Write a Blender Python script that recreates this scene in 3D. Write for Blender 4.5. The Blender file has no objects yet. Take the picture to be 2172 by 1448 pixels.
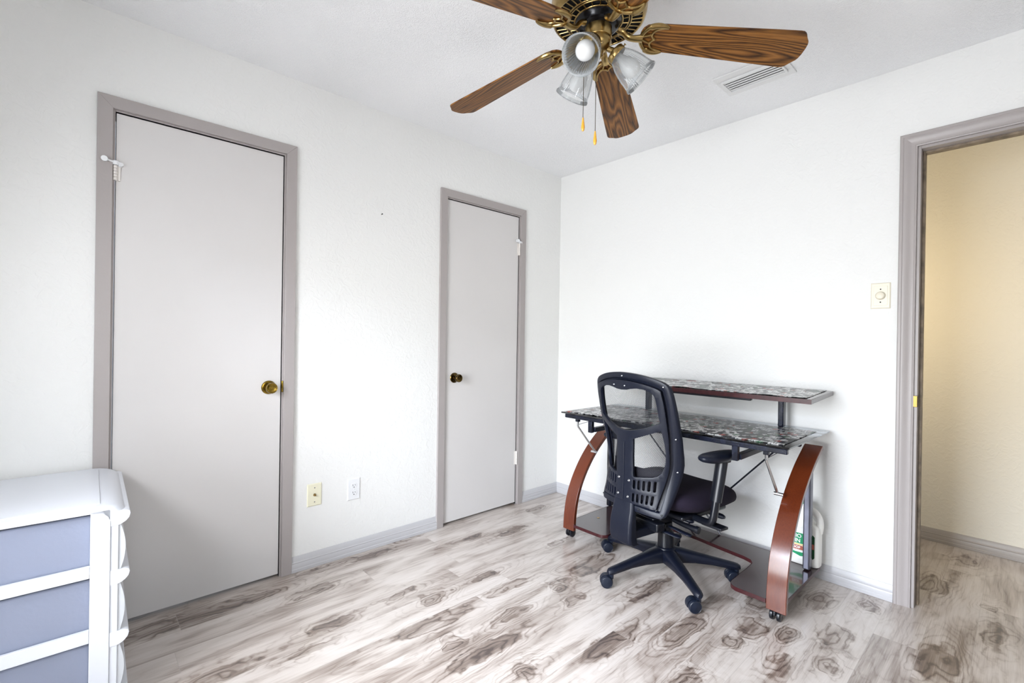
import bpy, bmesh, math, random
from mathutils import Vector, Matrix, noise
from mathutils.geometry import delaunay_2d_cdt
random.seed(7)
PI = math.pi
SC = bpy.context.scene
COL = SC.collection

# ------------------------------------------------------------------ camera
R_ = Vector((0.67842663, 0.73451028, 0.01523043)); U_ = Vector((-0.01180584, -0.00982864, 0.999882)); F_ = Vector((-0.7345733, 0.67852638, -0.0020035))
cam_d = bpy.data.cameras.new('camera'); cam = bpy.data.objects.new('camera', cam_d); COL.objects.link(cam)
m = Matrix((R_, U_, -F_)).transposed().to_4x4(); m.translation = Vector((2.4482, -2.7569, 1.1690)); cam.matrix_world = m
cam_d.sensor_width = 36; cam_d.sensor_fit = 'HORIZONTAL'; cam_d.lens = 999.156 / 2172 * 36; cam_d.clip_start = .05
SC.camera = cam
# ------------------------------------------------------------------ world, lights, exposure
SC.view_settings.view_transform = 'Standard'; SC.view_settings.look = 'None'
SC.view_settings.exposure = -0.17; SC.view_settings.gamma = 1.0; SC.view_settings.use_curve_mapping = False
W = bpy.data.worlds.new('world'); SC.world = W; W.use_nodes = True
bg = W.node_tree.nodes['Background']
sky = W.node_tree.nodes.new('ShaderNodeTexSky'); sky.sky_type = 'NISHITA'; sky.sun_disc = False; sky.sun_elevation = math.radians(40)
W.node_tree.links.new(sky.outputs[0], bg.inputs[0]); bg.inputs[1].default_value = 0.4
def area(name, loc, rot, sx, sy, power, color, spread=180):
    d = bpy.data.lights.new(name, 'AREA'); d.shape = 'RECTANGLE'; d.size = sx; d.size_y = sy; d.energy = power; d.color = color
    d.spread = math.radians(spread)
    o = bpy.data.objects.new(name, d); COL.objects.link(o); o.location = loc; o.rotation_euler = rot
    return o
# daylight through the window in the front wall (behind and left of the camera), plus a fill light added at the right wall
area('window_daylight', (1.42, -3.57, .98), (math.radians(90 - 16), 0, 0), 1.35, 1.40, 92, (0.94, 0.965, 1.0), 150)
_d = Vector((1.4, -1.2, .2)) - Vector((1.40, -4.75, 2.75))
area('sky_daylight', (1.40, -4.75, 2.75), _d.to_track_quat('-Z', 'Y').to_euler(), 1.9, 1.5, 670, (0.77, 0.855, 1.0))
area('side_fill_light', (3.52, -2.6, 1.45), (PI / 2, 0, PI / 2), 1.0, 1.30, 24, (1.0, 0.985, 0.95))
# warm light added out of view in the hallway, aimed at the hall wall
area('hall_warm_light', (1.25, .20, 1.45), (PI / 2, 0, math.radians(-50)), .25, .7, 8, (1.0, .80, .50), 130)

# ------------------------------------------------------------------ materials
def new_mat(name):
    M = bpy.data.materials.new(name); M.use_nodes = True
    return M, M.node_tree.nodes, M.node_tree.links, M.node_tree.nodes['Principled BSDF']
def N(nodes, t, **kw):
    n = nodes.new(t)
    for k, v in kw.items():
        if k.startswith('i_'): n.inputs[k[2:].replace('_', ' ')].default_value = v
        else: setattr(n, k, v)
    return n
def mat(name, col, rough=.5, metal=0, bump=0, bscale=200, spec=.5, vary=0, vscale=8, coat=0, trans=0, ior=1.45, detail=3):
    M, ns, ls, b = new_mat(name)
    b.inputs['Base Color'].default_value = (*col, 1); b.inputs['Roughness'].default_value = rough; b.inputs['Metallic'].default_value = metal
    b.inputs['Specular IOR Level'].default_value = spec; b.inputs['Coat Weight'].default_value = coat
    b.inputs['Transmission Weight'].default_value = trans; b.inputs['IOR'].default_value = ior
    tc = ns.new('ShaderNodeTexCoord')
    if vary:
        nz = N(ns, 'ShaderNodeTexNoise', i_Scale=vscale, i_Detail=4.0); ls.new(tc.outputs['Object'], nz.inputs['Vector'])
        cr = ns.new('ShaderNodeValToRGB'); cr.color_ramp.elements[0].position = .3; cr.color_ramp.elements[1].position = .7
        cr.color_ramp.elements[0].color = (*[c * (1 - vary) for c in col], 1); cr.color_ramp.elements[1].color = (*[min(1, c * (1 + vary)) for c in col], 1)
        ls.new(nz.outputs['Fac'], cr.inputs[0]); ls.new(cr.outputs[0], b.inputs['Base Color'])
    if bump:
        nb = N(ns, 'ShaderNodeTexNoise', i_Scale=bscale, i_Detail=float(detail)); ls.new(tc.outputs['Object'], nb.inputs['Vector'])
        bp = N(ns, 'ShaderNodeBump', i_Strength=bump, i_Distance=.01); ls.new(nb.outputs['Fac'], bp.inputs['Height']); ls.new(bp.outputs[0], b.inputs['Normal'])
    return M
def plaster(name, col, scale, strength, dist=.004):
    M, ns, ls, b = new_mat(name); b.inputs['Base Color'].default_value = (*col, 1); b.inputs['Roughness'].default_value = .6
    b.inputs['Specular IOR Level'].default_value = .25
    tc = ns.new('ShaderNodeTexCoord')
    n1 = N(ns, 'ShaderNodeTexNoise', i_Scale=scale, i_Detail=3.0, i_Distortion=1.5); ls.new(tc.outputs['Object'], n1.inputs['Vector'])
    n2 = N(ns, 'ShaderNodeTexNoise', i_Scale=3.0); ls.new(tc.outputs['Object'], n2.inputs['Vector'])
    mr = N(ns, 'ShaderNodeMapRange'); mr.inputs[1].default_value = .45; mr.inputs[2].default_value = .65; ls.new(n1.outputs['Fac'], mr.inputs[0])
    mu = N(ns, 'ShaderNodeMath', operation='MULTIPLY'); ls.new(mr.outputs[0], mu.inputs[0]); ls.new(n2.outputs['Fac'], mu.inputs[1])
    bp = N(ns, 'ShaderNodeBump', i_Strength=strength, i_Distance=dist); ls.new(mu.outputs[0], bp.inputs['Height']); ls.new(bp.outputs[0], b.inputs['Normal'])
    return M
M_wall = plaster('wall_paint', (.82, .82, .805), 28, .35)
M_hallwall = plaster('hall_wall_paint', (.84, .80, .70), 28, .35)
M_ceil = plaster('ceiling_texture', (.91, .915, .925), 110, .55, .005)
M_trim = mat('trim_paint', (.385, .352, .343), .38, bump=.05, bscale=60)
M_base = mat('baseboard_paint', (.53, .525, .54), .32)
M_door = mat('door_paint', (.66, .64, .63), .42, vary=.02, vscale=2)
M_jambwood = mat('jamb_bare_wood', (.22, .17, .12), .5, vary=.4, vscale=25)
M_dark = mat('dark_void', (.01, .01, .01), .9)
M_black = mat('black_plastic', (.005, .007, .016), .36, bump=.10, bscale=450, spec=.36)
M_blacks = mat('smooth_black_plastic', (.005, .006, .010), .30, spec=.5)
M_rubber = mat('caster_plastic', (.006, .010, .022), .35, bump=.1, bscale=300)
M_fabric = mat('black_fabric', (.012, .008, .018), .85, bump=.3, bscale=900, spec=.25)
M_chrome = mat('chrome', (.75, .76, .78), .12, 1)
M_screw = mat('screw_steel', (.35, .36, .38), .25, 1)
M_metal = mat('dark_blue_steel', (.007, .009, .020), .22, .2, spec=.5, vary=.5, vscale=30)
M_postgrey = mat('grey_steel', (.16, .165, .21), .25, .6, vary=.15, vscale=20)
M_antbrass = mat('antique_brass', (.36, .25, .10), .28, 1, vary=.25, vscale=40)
M_bronze = mat('dark_bronze', (.006, .006, .008), .2, .3)
M_knob = mat('knob_brass', (.26, .17, .03), .22, 1, vary=.3, vscale=60)
M_knobdark = mat('dark_knob_brass', (.10, .065, .02), .18, 1)
M_white = mat('white_plastic', (.80, .81, .83), .35)
M_unit = mat('cart_white_plastic', (.69, .71, .76), .3, spec=.4)
M_frost = mat('frosted_plastic', (.245, .27, .355), .45, bump=.05, bscale=80)
M_front = mat('clear_drawer_plastic', (.56, .58, .61), .3)
M_ivory = mat('ivory_plastic', (.80, .77, .60), .35)
M_almond = mat('almond_plastic', (.80, .75, .62), .35)
M_orange = mat('orange_wood_pull', (.80, .38, .04), .3, coat=.4)
M_chain = mat('chain_metal', (.10, .08, .05), .3, 1)
M_bulb = mat('bulb_white', (.68, .68, .68), .25)
M_hinge = mat('painted_hinge', (.76, .72, .68), .4)
M_ventw = mat('vent_white', (.78, .78, .78), .4)
M_jug = mat('jug_white', (.83, .82, .78), .35)
M_green = mat('label_green', (.01, .30, .12), .4)
M_dgreen = mat('label_dark_green', (.006, .06, .015), .3)
M_red = mat('label_red', (.45, .12, .08), .4)
M_yel = mat('label_yellow', (.8, .6, .05), .4)
M_tag = mat('ink_white', (.9, .9, .9), .5)

def glass_mat(name, tint=(1, 1, 1), refl=.08, rough=.02, body=0.0, bodycol=(.8, .8, .8)):
    M = bpy.data.materials.new(name); M.use_nodes = True; ns = M.node_tree.nodes; ls = M.node_tree.links; ns.clear()
    out = ns.new('ShaderNodeOutputMaterial'); tr = ns.new('ShaderNodeBsdfTransparent'); tr.inputs[0].default_value = (*tint, 1)
    gl = ns.new('ShaderNodeBsdfGlossy'); gl.inputs['Roughness'].default_value = rough; gl.inputs[0].default_value = (1, 1, 1, 1) if not body else (.75, .78, .80, 1)
    fr = ns.new('ShaderNodeFresnel'); fr.inputs[0].default_value = 1.5
    ad = N(ns, 'ShaderNodeMath', operation='ADD'); ad.inputs[1].default_value = refl; ls.new(fr.outputs[0], ad.inputs[0]); ad.use_clamp = True
    mx = ns.new('ShaderNodeMixShader'); ls.new(ad.outputs[0], mx.inputs[0]); ls.new(tr.outputs[0], mx.inputs[1]); ls.new(gl.outputs[0], mx.inputs[2])
    last = mx
    if body:
        df = ns.new('ShaderNodeBsdfDiffuse'); df.inputs[0].default_value = (*bodycol, 1)
        m2 = ns.new('ShaderNodeMixShader'); m2.inputs[0].default_value = body; ls.new(mx.outputs[0], m2.inputs[1]); ls.new(df.outputs[0], m2.inputs[2]); last = m2
    ls.new(last.outputs[0], out.inputs[0]); return M
M_glass = glass_mat('window_glass', refl=.0)
M_deskglass = glass_mat('desk_glass', (.72, .76, .80), .03)
M_shade = glass_mat('shade_glass', (.90, .91, .91), .0, .12, .16, (.85, .86, .87))

def wood_mat(name, c1, c2, c3, axis=0, rings=22, rough=.35, coat=0, stretch=14, fine=90, spec=.5):
    """grain runs along the object's given axis"""
    M, ns, ls, b = new_mat(name)
    tc = ns.new('ShaderNodeTexCoord'); mp = ns.new('ShaderNodeMapping'); ls.new(tc.outputs['Object'], mp.inputs[0])
    s = [stretch] * 3; s[axis] = stretch / 9.0; mp.inputs['Scale'].default_value = s
    oi = ns.new('ShaderNodeObjectInfo'); mv = N(ns, 'ShaderNodeVectorMath', operation='SCALE'); cmb = ns.new('ShaderNodeCombineXYZ')
    for i in range(3): ls.new(oi.outputs['Random'], cmb.inputs[i])
    mv.inputs['Scale'].default_value = 37; ls.new(cmb.outputs[0], mv.inputs[0]); ad = N(ns, 'ShaderNodeVectorMath', operation='ADD')
    ls.new(mp.outputs[0], ad.inputs[0]); ls.new(mv.outputs[0], ad.inputs[1])
    n1 = N(ns, 'ShaderNodeTexNoise', i_Scale=.55, i_Detail=1.5, i_Roughness=.4); ls.new(ad.outputs[0], n1.inputs['Vector'])
    mu = N(ns, 'ShaderNodeMath', operation='MULTIPLY'); mu.inputs[1].default_value = rings; ls.new(n1.outputs['Fac'], mu.inputs[0])
    fr = N(ns, 'ShaderNodeMath', operation='PINGPONG'); fr.inputs[1].default_value = 1; ls.new(mu.outputs[0], fr.inputs[0])
    mp2 = ns.new('ShaderNodeMapping'); ls.new(tc.outputs['Object'], mp2.inputs[0]); s2 = [fine * 4] * 3; s2[axis] = fine * .12; mp2.inputs['Scale'].default_value = s2
    n2 = N(ns, 'ShaderNodeTexNoise', i_Scale=1.0, i_Detail=2.0); ls.new(mp2.outputs[0], n2.inputs['Vector'])
    m2 = N(ns, 'ShaderNodeMath', operation='MULTIPLY_ADD'); m2.inputs[1].default_value = .65; ls.new(fr.outputs[0], m2.inputs[0]); 
    m3 = N(ns, 'ShaderNodeMath', operation='MULTIPLY_ADD'); m3.inputs[1].default_value = .9; m3.inputs[2].default_value = -.25; ls.new(n2.outputs['Fac'], m3.inputs[0]); ls.new(m3.outputs[0], m2.inputs[2])
    cr = ns.new('ShaderNodeValToRGB'); e = cr.color_ramp.elements; e[0].position = .1; e[0].color = (*c1, 1); e[1].position = .85; e[1].color = (*c3, 1)
    x = e.new(.4); x.color = (*c2, 1)
    ls.new(m2.outputs[0], cr.inputs[0]); ls.new(cr.outputs[0], b.inputs['Base Color'])
    b.inputs['Roughness'].default_value = rough; b.inputs['Coat Weight'].default_value = coat; b.inputs['Coat Roughness'].default_value = .15
    b.inputs['Specular IOR Level'].default_value = spec
    return M
M_oak = wood_mat('dark_oak', (.012, .005, .002), (.11, .042, .009), (.27, .115, .026), 0, 34, .4, 0, 22, 150, .3)
M_cherry = wood_mat('cherry_wood', (.095, .017, .005), (.115, .022, .006), (.14, .028, .008), 2, 5, .25, .3, 6, 60)
M_mahog = mat('mahogany_laminate', (.035, .018, .020), .16, spec=.7, coat=.3, vary=.2, vscale=40)
M_mahedge = mat('mahogany_edge', (.045, .008, .010), .3, vary=.3, vscale=60)

# ---- laminate floor: planks run along world Y, print with cathedral grain and dark figures
def floor_mat(blobs):
    M, ns, ls, b = new_mat('laminate_floor')
    L = ls.new
    def math_(op, a, b_=None, c=None, clamp=False):
        n = ns.new('ShaderNodeMath'); n.operation = op; n.use_clamp = clamp
        for i, v in enumerate((a, b_, c)):
            if v is None: continue
            if isinstance(v, (int, float)): n.inputs[i].default_value = v
            else: L(v, n.inputs[i])
        return n.outputs[0]
    geo = ns.new('ShaderNodeNewGeometry'); sp = ns.new('ShaderNodeSeparateXYZ'); L(geo.outputs['Position'], sp.inputs[0])
    PW, PL = .1425, 1.21
    u = math_('DIVIDE', math_('SUBTRACT', sp.outputs[0], 2.193 - 20 * PW), PW); ci = math_('FLOOR', u); fu = math_('FRACT', u)
    rnd1 = N(ns, 'ShaderNodeTexWhiteNoise', noise_dimensions='1D'); L(ci, rnd1.inputs['W'])
    v = math_('ADD', math_('DIVIDE', math_('ADD', sp.outputs[1], 9.04), PL), rnd1.outputs['Value']); vi = math_('FLOOR', v); fv = math_('FRACT', v)
    pid = math_('ADD', math_('MULTIPLY', ci, 17.3), vi)
    rnd2 = N(ns, 'ShaderNodeTexWhiteNoise', noise_dimensions='1D'); L(pid, rnd2.inputs['W'])
    # plank-local coordinate with random offset
    cmb = ns.new('ShaderNodeCombineXYZ'); L(math_('ADD', math_('MULTIPLY', sp.outputs[0], 1.0), math_('MULTIPLY', rnd2.outputs['Value'], 31.0)), cmb.inputs[0])
    L(math_('ADD', math_('MULTIPLY', sp.outputs[1], .20), math_('MULTIPLY', rnd2.outputs['Value'], 57.0)), cmb.inputs[1])
    wn = N(ns, 'ShaderNodeTexNoise', i_Scale=9.0, i_Detail=2.0); L(cmb.outputs[0], wn.inputs['Vector'])
    wsub = N(ns, 'ShaderNodeVectorMath', operation='SUBTRACT'); L(wn.outputs['Color'], wsub.inputs[0]); wsub.inputs[1].default_value = (.5, .5, .5)
    wsc = N(ns, 'ShaderNodeVectorMath', operation='SCALE'); wsc.inputs['Scale'].default_value = .05; L(wsub.outputs[0], wsc.inputs[0])
    cadd = N(ns, 'ShaderNodeVectorMath', operation='ADD'); L(cmb.outputs[0], cadd.inputs[0]); L(wsc.outputs[0], cadd.inputs[1])
    g1 = N(ns, 'ShaderNodeTexNoise', i_Scale=7.0, i_Detail=2.0, i_Roughness=.45); L(cadd.outputs[0], g1.inputs['Vector'])
    # explicit figures: elliptical distance field, warped
    wn2 = N(ns, 'ShaderNodeTexNoise', i_Scale=9.0, i_Detail=3.0, i_Roughness=.55); L(geo.outputs['Position'], wn2.inputs['Vector'])
    ws2 = N(ns, 'ShaderNodeVectorMath', operation='SUBTRACT'); L(wn2.outputs['Color'], ws2.inputs[0]); ws2.inputs[1].default_value = (.5, .5, .5)
    wm2 = N(ns, 'ShaderNodeVectorMath', operation='MULTIPLY'); wm2.inputs[1].default_value = (.07, .22, 0); L(ws2.outputs[0], wm2.inputs[0])
    pp = N(ns, 'ShaderNodeVectorMath', operation='ADD'); L(geo.outputs['Position'], pp.inputs[0]); L(wm2.outputs[0], pp.inputs[1])
    dmin = None; hmin = None
    for (bx_, by_, ax_, ay_, st) in blobs:
        mp = ns.new('ShaderNodeMapping'); mp.vector_type = 'TEXTURE'; L(pp.outputs[0], mp.inputs[0])
        mp.inputs['Location'].default_value = (bx_, by_, 0); mp.inputs['Scale'].default_value = (ax_, ay_, 1000)
        ln = N(ns, 'ShaderNodeVectorMath', operation='LENGTH'); L(mp.outputs[0], ln.inputs[0])
        dd = math_('ADD', ln.outputs['Value'], 1.0 - st)      # fainter figures sit deeper
        dmin = dd if dmin is None else math_('MINIMUM', dmin, dd)
    dcl = math_('MINIMUM', dmin, 3.0)
    inside = N(ns, 'ShaderNodeMapRange', interpolation_type='SMOOTHSTEP'); L(dcl, inside.inputs[0])
    for i, vv in enumerate((.75, 1.25, 1.0, 0.0)): inside.inputs[i + 1].default_value = vv
    near = N(ns, 'ShaderNodeMapRange', interpolation_type='SMOOTHSTEP'); L(dcl, near.inputs[0])
    for i, vv in enumerate((.8, 2.4, 1.0, 0.0)): near.inputs[i + 1].default_value = vv
    # ring field
    ringsrc = math_('ADD', math_('MULTIPLY', g1.outputs['Fac'], 26.0), math_('MULTIPLY', dcl, 3.2))
    ring = math_('PINGPONG', ringsrc, 1.0)
    ringl = math_('POWER', ring, 3.0)
    # fine fibre
    c2 = ns.new('ShaderNodeCombineXYZ'); L(math_('MULTIPLY', sp.outputs[0], 320.0), c2.inputs[0]); L(math_('ADD', math_('MULTIPLY', sp.outputs[1], 9.0), math_('MULTIPLY', rnd2.outputs['Value'], 50.0)), c2.inputs[1])
    fib = N(ns, 'ShaderNodeTexNoise', i_Scale=1.0, i_Detail=3.0); L(c2.outputs[0], fib.inputs['Vector'])
    c4 = ns.new('ShaderNodeCombineXYZ'); L(math_('ADD', math_('MULTIPLY', sp.outputs[0], 70.0), math_('MULTIPLY', rnd2.outputs['Value'], 90.0)), c4.inputs[0]); L(math_('MULTIPLY', sp.outputs[1], 2.6), c4.inputs[1]); L(pid, c4.inputs[2])
    stk = N(ns, 'ShaderNodeTexNoise', i_Scale=1.0, i_Detail=4.0, i_Distortion=.8); L(c4.outputs[0], stk.inputs['Vector'])
    # large soft tone
    c3 = ns.new('ShaderNodeCombineXYZ'); L(math_('ADD', math_('MULTIPLY', sp.outputs[0], 1.2), math_('MULTIPLY', rnd2.outputs['Value'], 11.0)), c3.inputs[0]); L(math_('MULTIPLY', sp.outputs[1], .30), c3.inputs[1]); L(pid, c3.inputs[2])
    tone = N(ns, 'ShaderNodeTexNoise', i_Scale=11.0, i_Detail=2.0, i_Distortion=.6); L(cadd.outputs[0], tone.inputs['Vector'])
    tn = N(ns, 'ShaderNodeMapRange'); L(tone.outputs['Fac'], tn.inputs[0]); tn.inputs[1].default_value = .34; tn.inputs[2].default_value = .68
    val = math_('MULTIPLY', tn.outputs[0], .48)
    val = math_('ADD', val, math_('MULTIPLY', rnd2.outputs['Value'], .14))
    val = math_('ADD', val, math_('MULTIPLY', math_('SUBTRACT', stk.outputs['Fac'], .46), .42))
    val = math_('ADD', val, math_('MULTIPLY', ringl, .11))
    val = math_('ADD', val, math_('MULTIPLY', math_('SUBTRACT', fib.outputs['Fac'], .5), .38))
    val = math_('ADD', val, math_('MULTIPLY', inside.outputs[0], .25))
    outl = math_('MAXIMUM', math_('SUBTRACT', 1.0, math_('DIVIDE', math_('ABSOLUTE', math_('SUBTRACT', dcl, 1.05)), .16)), 0.0)
    val = math_('ADD', val, math_('MULTIPLY', outl, .20))
    val = math_('ADD', val, math_('MULTIPLY', math_('MULTIPLY', near.outputs[0], ringl), .24))
    cr = ns.new('ShaderNodeValToRGB'); e = cr.color_ramp.elements
    e[0].position = 0; e[0].color = (.66, .605, .565, 1); e[1].position = 1.0; e[1].color = (.085, .062, .055, 1)
    for p_, c_ in ((.28, (.57, .51, .465)), (.5, (.40, .34, .30)), (.72, (.22, .170, .140))):
        k = e.new(p_); k.color = (*c_, 1)
    L(val, cr.inputs[0])
    # seams
    su = math_('MINIMUM', fu, math_('SUBTRACT', 1.0, fu)); sv = math_('MINIMUM', fv, math_('SUBTRACT', 1.0, fv))
    seam = math_('MAXIMUM', math_('LESS_THAN', su, .0075), math_('LESS_THAN', sv, .0009))
    mx = ns.new('ShaderNodeMix'); mx.data_type = 'RGBA'; L(math_('MULTIPLY', seam, .45), mx.inputs[0]); L(cr.outputs[0], mx.inputs[6]); mx.inputs[7].default_value = (.42, .38, .35, 1)
    L(mx.outputs[2], b.inputs['Base Color'])
    b.inputs['Roughness'].default_value = .30; b.inputs['Specular IOR Level'].default_value = .6; b.inputs['Coat Weight'].default_value = .4; b.inputs['Coat Roughness'].default_value = .12
    hgt = math_('SUBTRACT', math_('MULTIPLY', fib.outputs['Fac'], .25), seam)
    bp = N(ns, 'ShaderNodeBump', i_Strength=.25, i_Distance=.0012); L(hgt, bp.inputs['Height']); L(bp.outputs[0], b.inputs['Normal'])
    return M
BLOBS = [(0.815, -1.66, .040, .190, 1.0), (1.093, -1.60, .040, .190, 1.0), (1.38, -1.22, .040, .190, 1.0), (1.63, -.98, .045, .17, 1.0),
         (.80, -1.30, .035, .10, .85), (1.03, -1.57 + .12, .02, .05, .6)]
def px(u, v):   # where a floor figure lies (read off the photograph once, kept as world metres)
    d = F_ + R_ * ((u - 1086) / 999.156) - U_ * ((v - 724) / 999.156); t = -1.169 / d.z
    return 2.4482 + d.x * t, -2.7569 + d.y * t
BLOBS = [(*px(u, v), a, l, s) for (u, v, a, l, s) in [
    (918, 1322, .040, .17, 1.0), (1034, 1378, .040, .17, 1.0), (1295, 1365, .042, .17, 1.0), (1455, 1332, .042, .15, 1.0),
    (922, 1268, .045, .07, .9), (964, 1360, .045, .06, .85), (1111, 1418, .045, .07, .9), (1075, 1246, .04, .14, .8),
    (1190, 1240, .05, .06, .75), (1035, 1220, .03, .10, .8), (856, 1256, .03, .10, .75), (1090, 1299, .03, .12, .75), (1227, 1267, .03, .10, .75),
    (1365, 1252, .04, .14, .95), (1260, 1195, .06, .16, .95), (1300, 1140, .05, .10, .8),
    (1670, 1347, .035, .06, .95), (1556, 1362, .035, .06, .95), (1599, 1330, .05, .09, .85), (1773, 1350, .06, .12, .8), (1759, 1415, .04, .06, 1.0),
    (1649, 1408, .05, .10, .75), (1986, 1408, .06, .14, .85), (2111, 1351, .035, .12, .9), (2096, 1287, .03, .05, .8), (1453, 1444, .05, .07, .95),
    (1844, 1283, .04, .06, .85), (1980, 1240, .06, .12, .8), (2050, 1190, .05, .10, .75), (1620, 1270, .06, .12, .9), (1740, 1270, .05, .1, .8),
    (662, 1253, .035, .10, .9), (709, 1320, .03, .11, .9), (668, 1374, .025, .12, .8), (467, 1430, .04, .14, .9), (330, 1335, .05, .16, .95), (467, 1289, .035, .16, .95),
    (1135, 1078, .03, .10, .85), (865, 1140, .035, .12, .85), (780, 1180, .03, .12, .8), (700, 1200, .03, .15, .9), (1000, 1140, .03, .12, .7), (1090, 1125, .035, .12, .75),
    (560, 1262, .03, .14, .8), (1180, 1150, .03, .1, .7)]]
M_floor = floor_mat(BLOBS)

# ---- patterned mat: a dense collage of light word-like blocks with red and green flecks on black
def mat_collage():
    M, ns, ls, b = new_mat('collage_print'); L = ls.new
    tc = ns.new('ShaderNodeTexCoord')
    rot = ns.new('ShaderNodeMapping'); L(tc.outputs['Object'], rot.inputs[0]); rot.inputs['Rotation'].default_value = (0, 0, .0)
    br = N(ns, 'ShaderNodeTexBrick', offset=.5, squash=1.0); L(rot.outputs[0], br.inputs['Vector'])
    br.inputs['Scale'].default_value = 1; br.inputs['Brick Width'].default_value = .034; br.inputs['Row Height'].default_value = .030; br.inputs['Mortar Size'].default_value = .0022
    br.inputs['Color1'].default_value = (0, 0, 0, 1); br.inputs['Color2'].default_value = (1, 1, 1, 1); br.inputs['Mortar'].default_value = (0, 0, 0, 1)
    vo = N(ns, 'ShaderNodeTexVoronoi', i_Scale=46.0); sc = ns.new('ShaderNodeMapping'); sc.inputs['Scale'].default_value = (1.0, .72, 1); L(tc.outputs['Object'], sc.inputs[0]); L(sc.outputs[0], vo.inputs['Vector'])
    sep = ns.new('ShaderNodeSeparateColor'); L(vo.outputs['Color'], sep.inputs[0])
    cr = ns.new('ShaderNodeValToRGB'); cr.color_ramp.interpolation = 'CONSTANT'; e = cr.color_ramp.elements
    e[0].position = 0; e[0].color = (.012, .014, .016, 1); e[1].position = .20; e[1].color = (.74, .74, .73, 1)
    for p_, c_ in ((.38, (.10, .12, .10)), (.45, (.88, .87, .86)), (.66, (.03, .03, .04)), (.76, (.10, .24, .13)), (.80, (.60, .62, .60)), (.90, (.48, .09, .07)), (.945, (.02, .02, .02))):
        k = e.new(p_); k.color = (*c_, 1)
    L(sep.outputs[0], cr.inputs[0])
    nz = N(ns, 'ShaderNodeTexNoise', i_Scale=1.0, i_Detail=2.0); s3 = ns.new('ShaderNodeMapping'); s3.inputs['Scale'].default_value = (330, 190, 1); L(tc.outputs['Object'], s3.inputs[0]); L(s3.outputs[0], nz.inputs['Vector'])
    gt = N(ns, 'ShaderNodeMath', operation='GREATER_THAN'); gt.inputs[1].default_value = .52; L(nz.outputs['Fac'], gt.inputs[0])
    mf = N(ns, 'ShaderNodeMath', operation='MULTIPLY'); mf.inputs[1].default_value = .5; L(gt.outputs[0], mf.inputs[0])
    mx = ns.new('ShaderNodeMix'); mx.data_type = 'RGBA'; L(mf.outputs[0], mx.inputs[0]); L(cr.outputs[0], mx.inputs[6]); mx.inputs[7].default_value = (.015, .015, .02, 1)
    m2 = ns.new('ShaderNodeMix'); m2.data_type = 'RGBA'; L(br.outputs['Fac'], m2.inputs[0]); L(mx.outputs[2], m2.inputs[6]); m2.inputs[7].default_value = (.02, .02, .025, 1)
    L(m2.outputs[2], b.inputs['Base Color']); b.inputs['Roughness'].default_value = .25; b.inputs['Specular IOR Level'].default_value = .5
    return M
M_collage = mat_collage()
# ---- chair mesh: fine weave with holes
def mesh_mat():
    M = bpy.data.materials.new('woven_mesh'); M.use_nodes = True; ns = M.node_tree.nodes; ls = M.node_tree.links; L = ls.new; ns.clear()
    out = ns.new('ShaderNodeOutputMaterial'); tr = ns.new('ShaderNodeBsdfTransparent'); pb = ns.new('ShaderNodeBsdfPrincipled')
    pb.inputs['Base Color'].default_value = (.012, .014, .02, 1); pb.inputs['Roughness'].default_value = .5
    tc = ns.new('ShaderNodeTexCoord'); mp = ns.new('ShaderNodeMapping'); mp.inputs['Rotation'].default_value = (0, PI / 4, 0); L(tc.outputs['Object'], mp.inputs[0])
    sp = ns.new('ShaderNodeSeparateXYZ'); L(mp.outputs[0], sp.inputs[0])
    def mth(op, a, b_=None):
        n = ns.new('ShaderNodeMath'); n.operation = op
        for i, v in enumerate((a, b_)):
            if v is None: continue
            if isinstance(v, (int, float)): n.inputs[i].default_value = v
            else: L(v, n.inputs[i])
        return n.outputs[0]
    k = 1 / .0052
    a = mth('ABSOLUTE', mth('SUBTRACT', mth('FRACT', mth('MULTIPLY', sp.outputs[0], k)), .5)); c = mth('ABSOLUTE', mth('SUBTRACT', mth('FRACT', mth('MULTIPLY', sp.outputs[2], k)), .5))
    hole = mth('LESS_THAN', mth('MAXIMUM', a, c), .385)
    mx = ns.new('ShaderNodeMixShader'); L(hole, mx.inputs[0]); L(pb.outputs[0], mx.inputs[1]); L(tr.outputs[0], mx.inputs[2]); L(mx.outputs[0], out.inputs[0])
    return M
M_mesh = mesh_mat()

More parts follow.
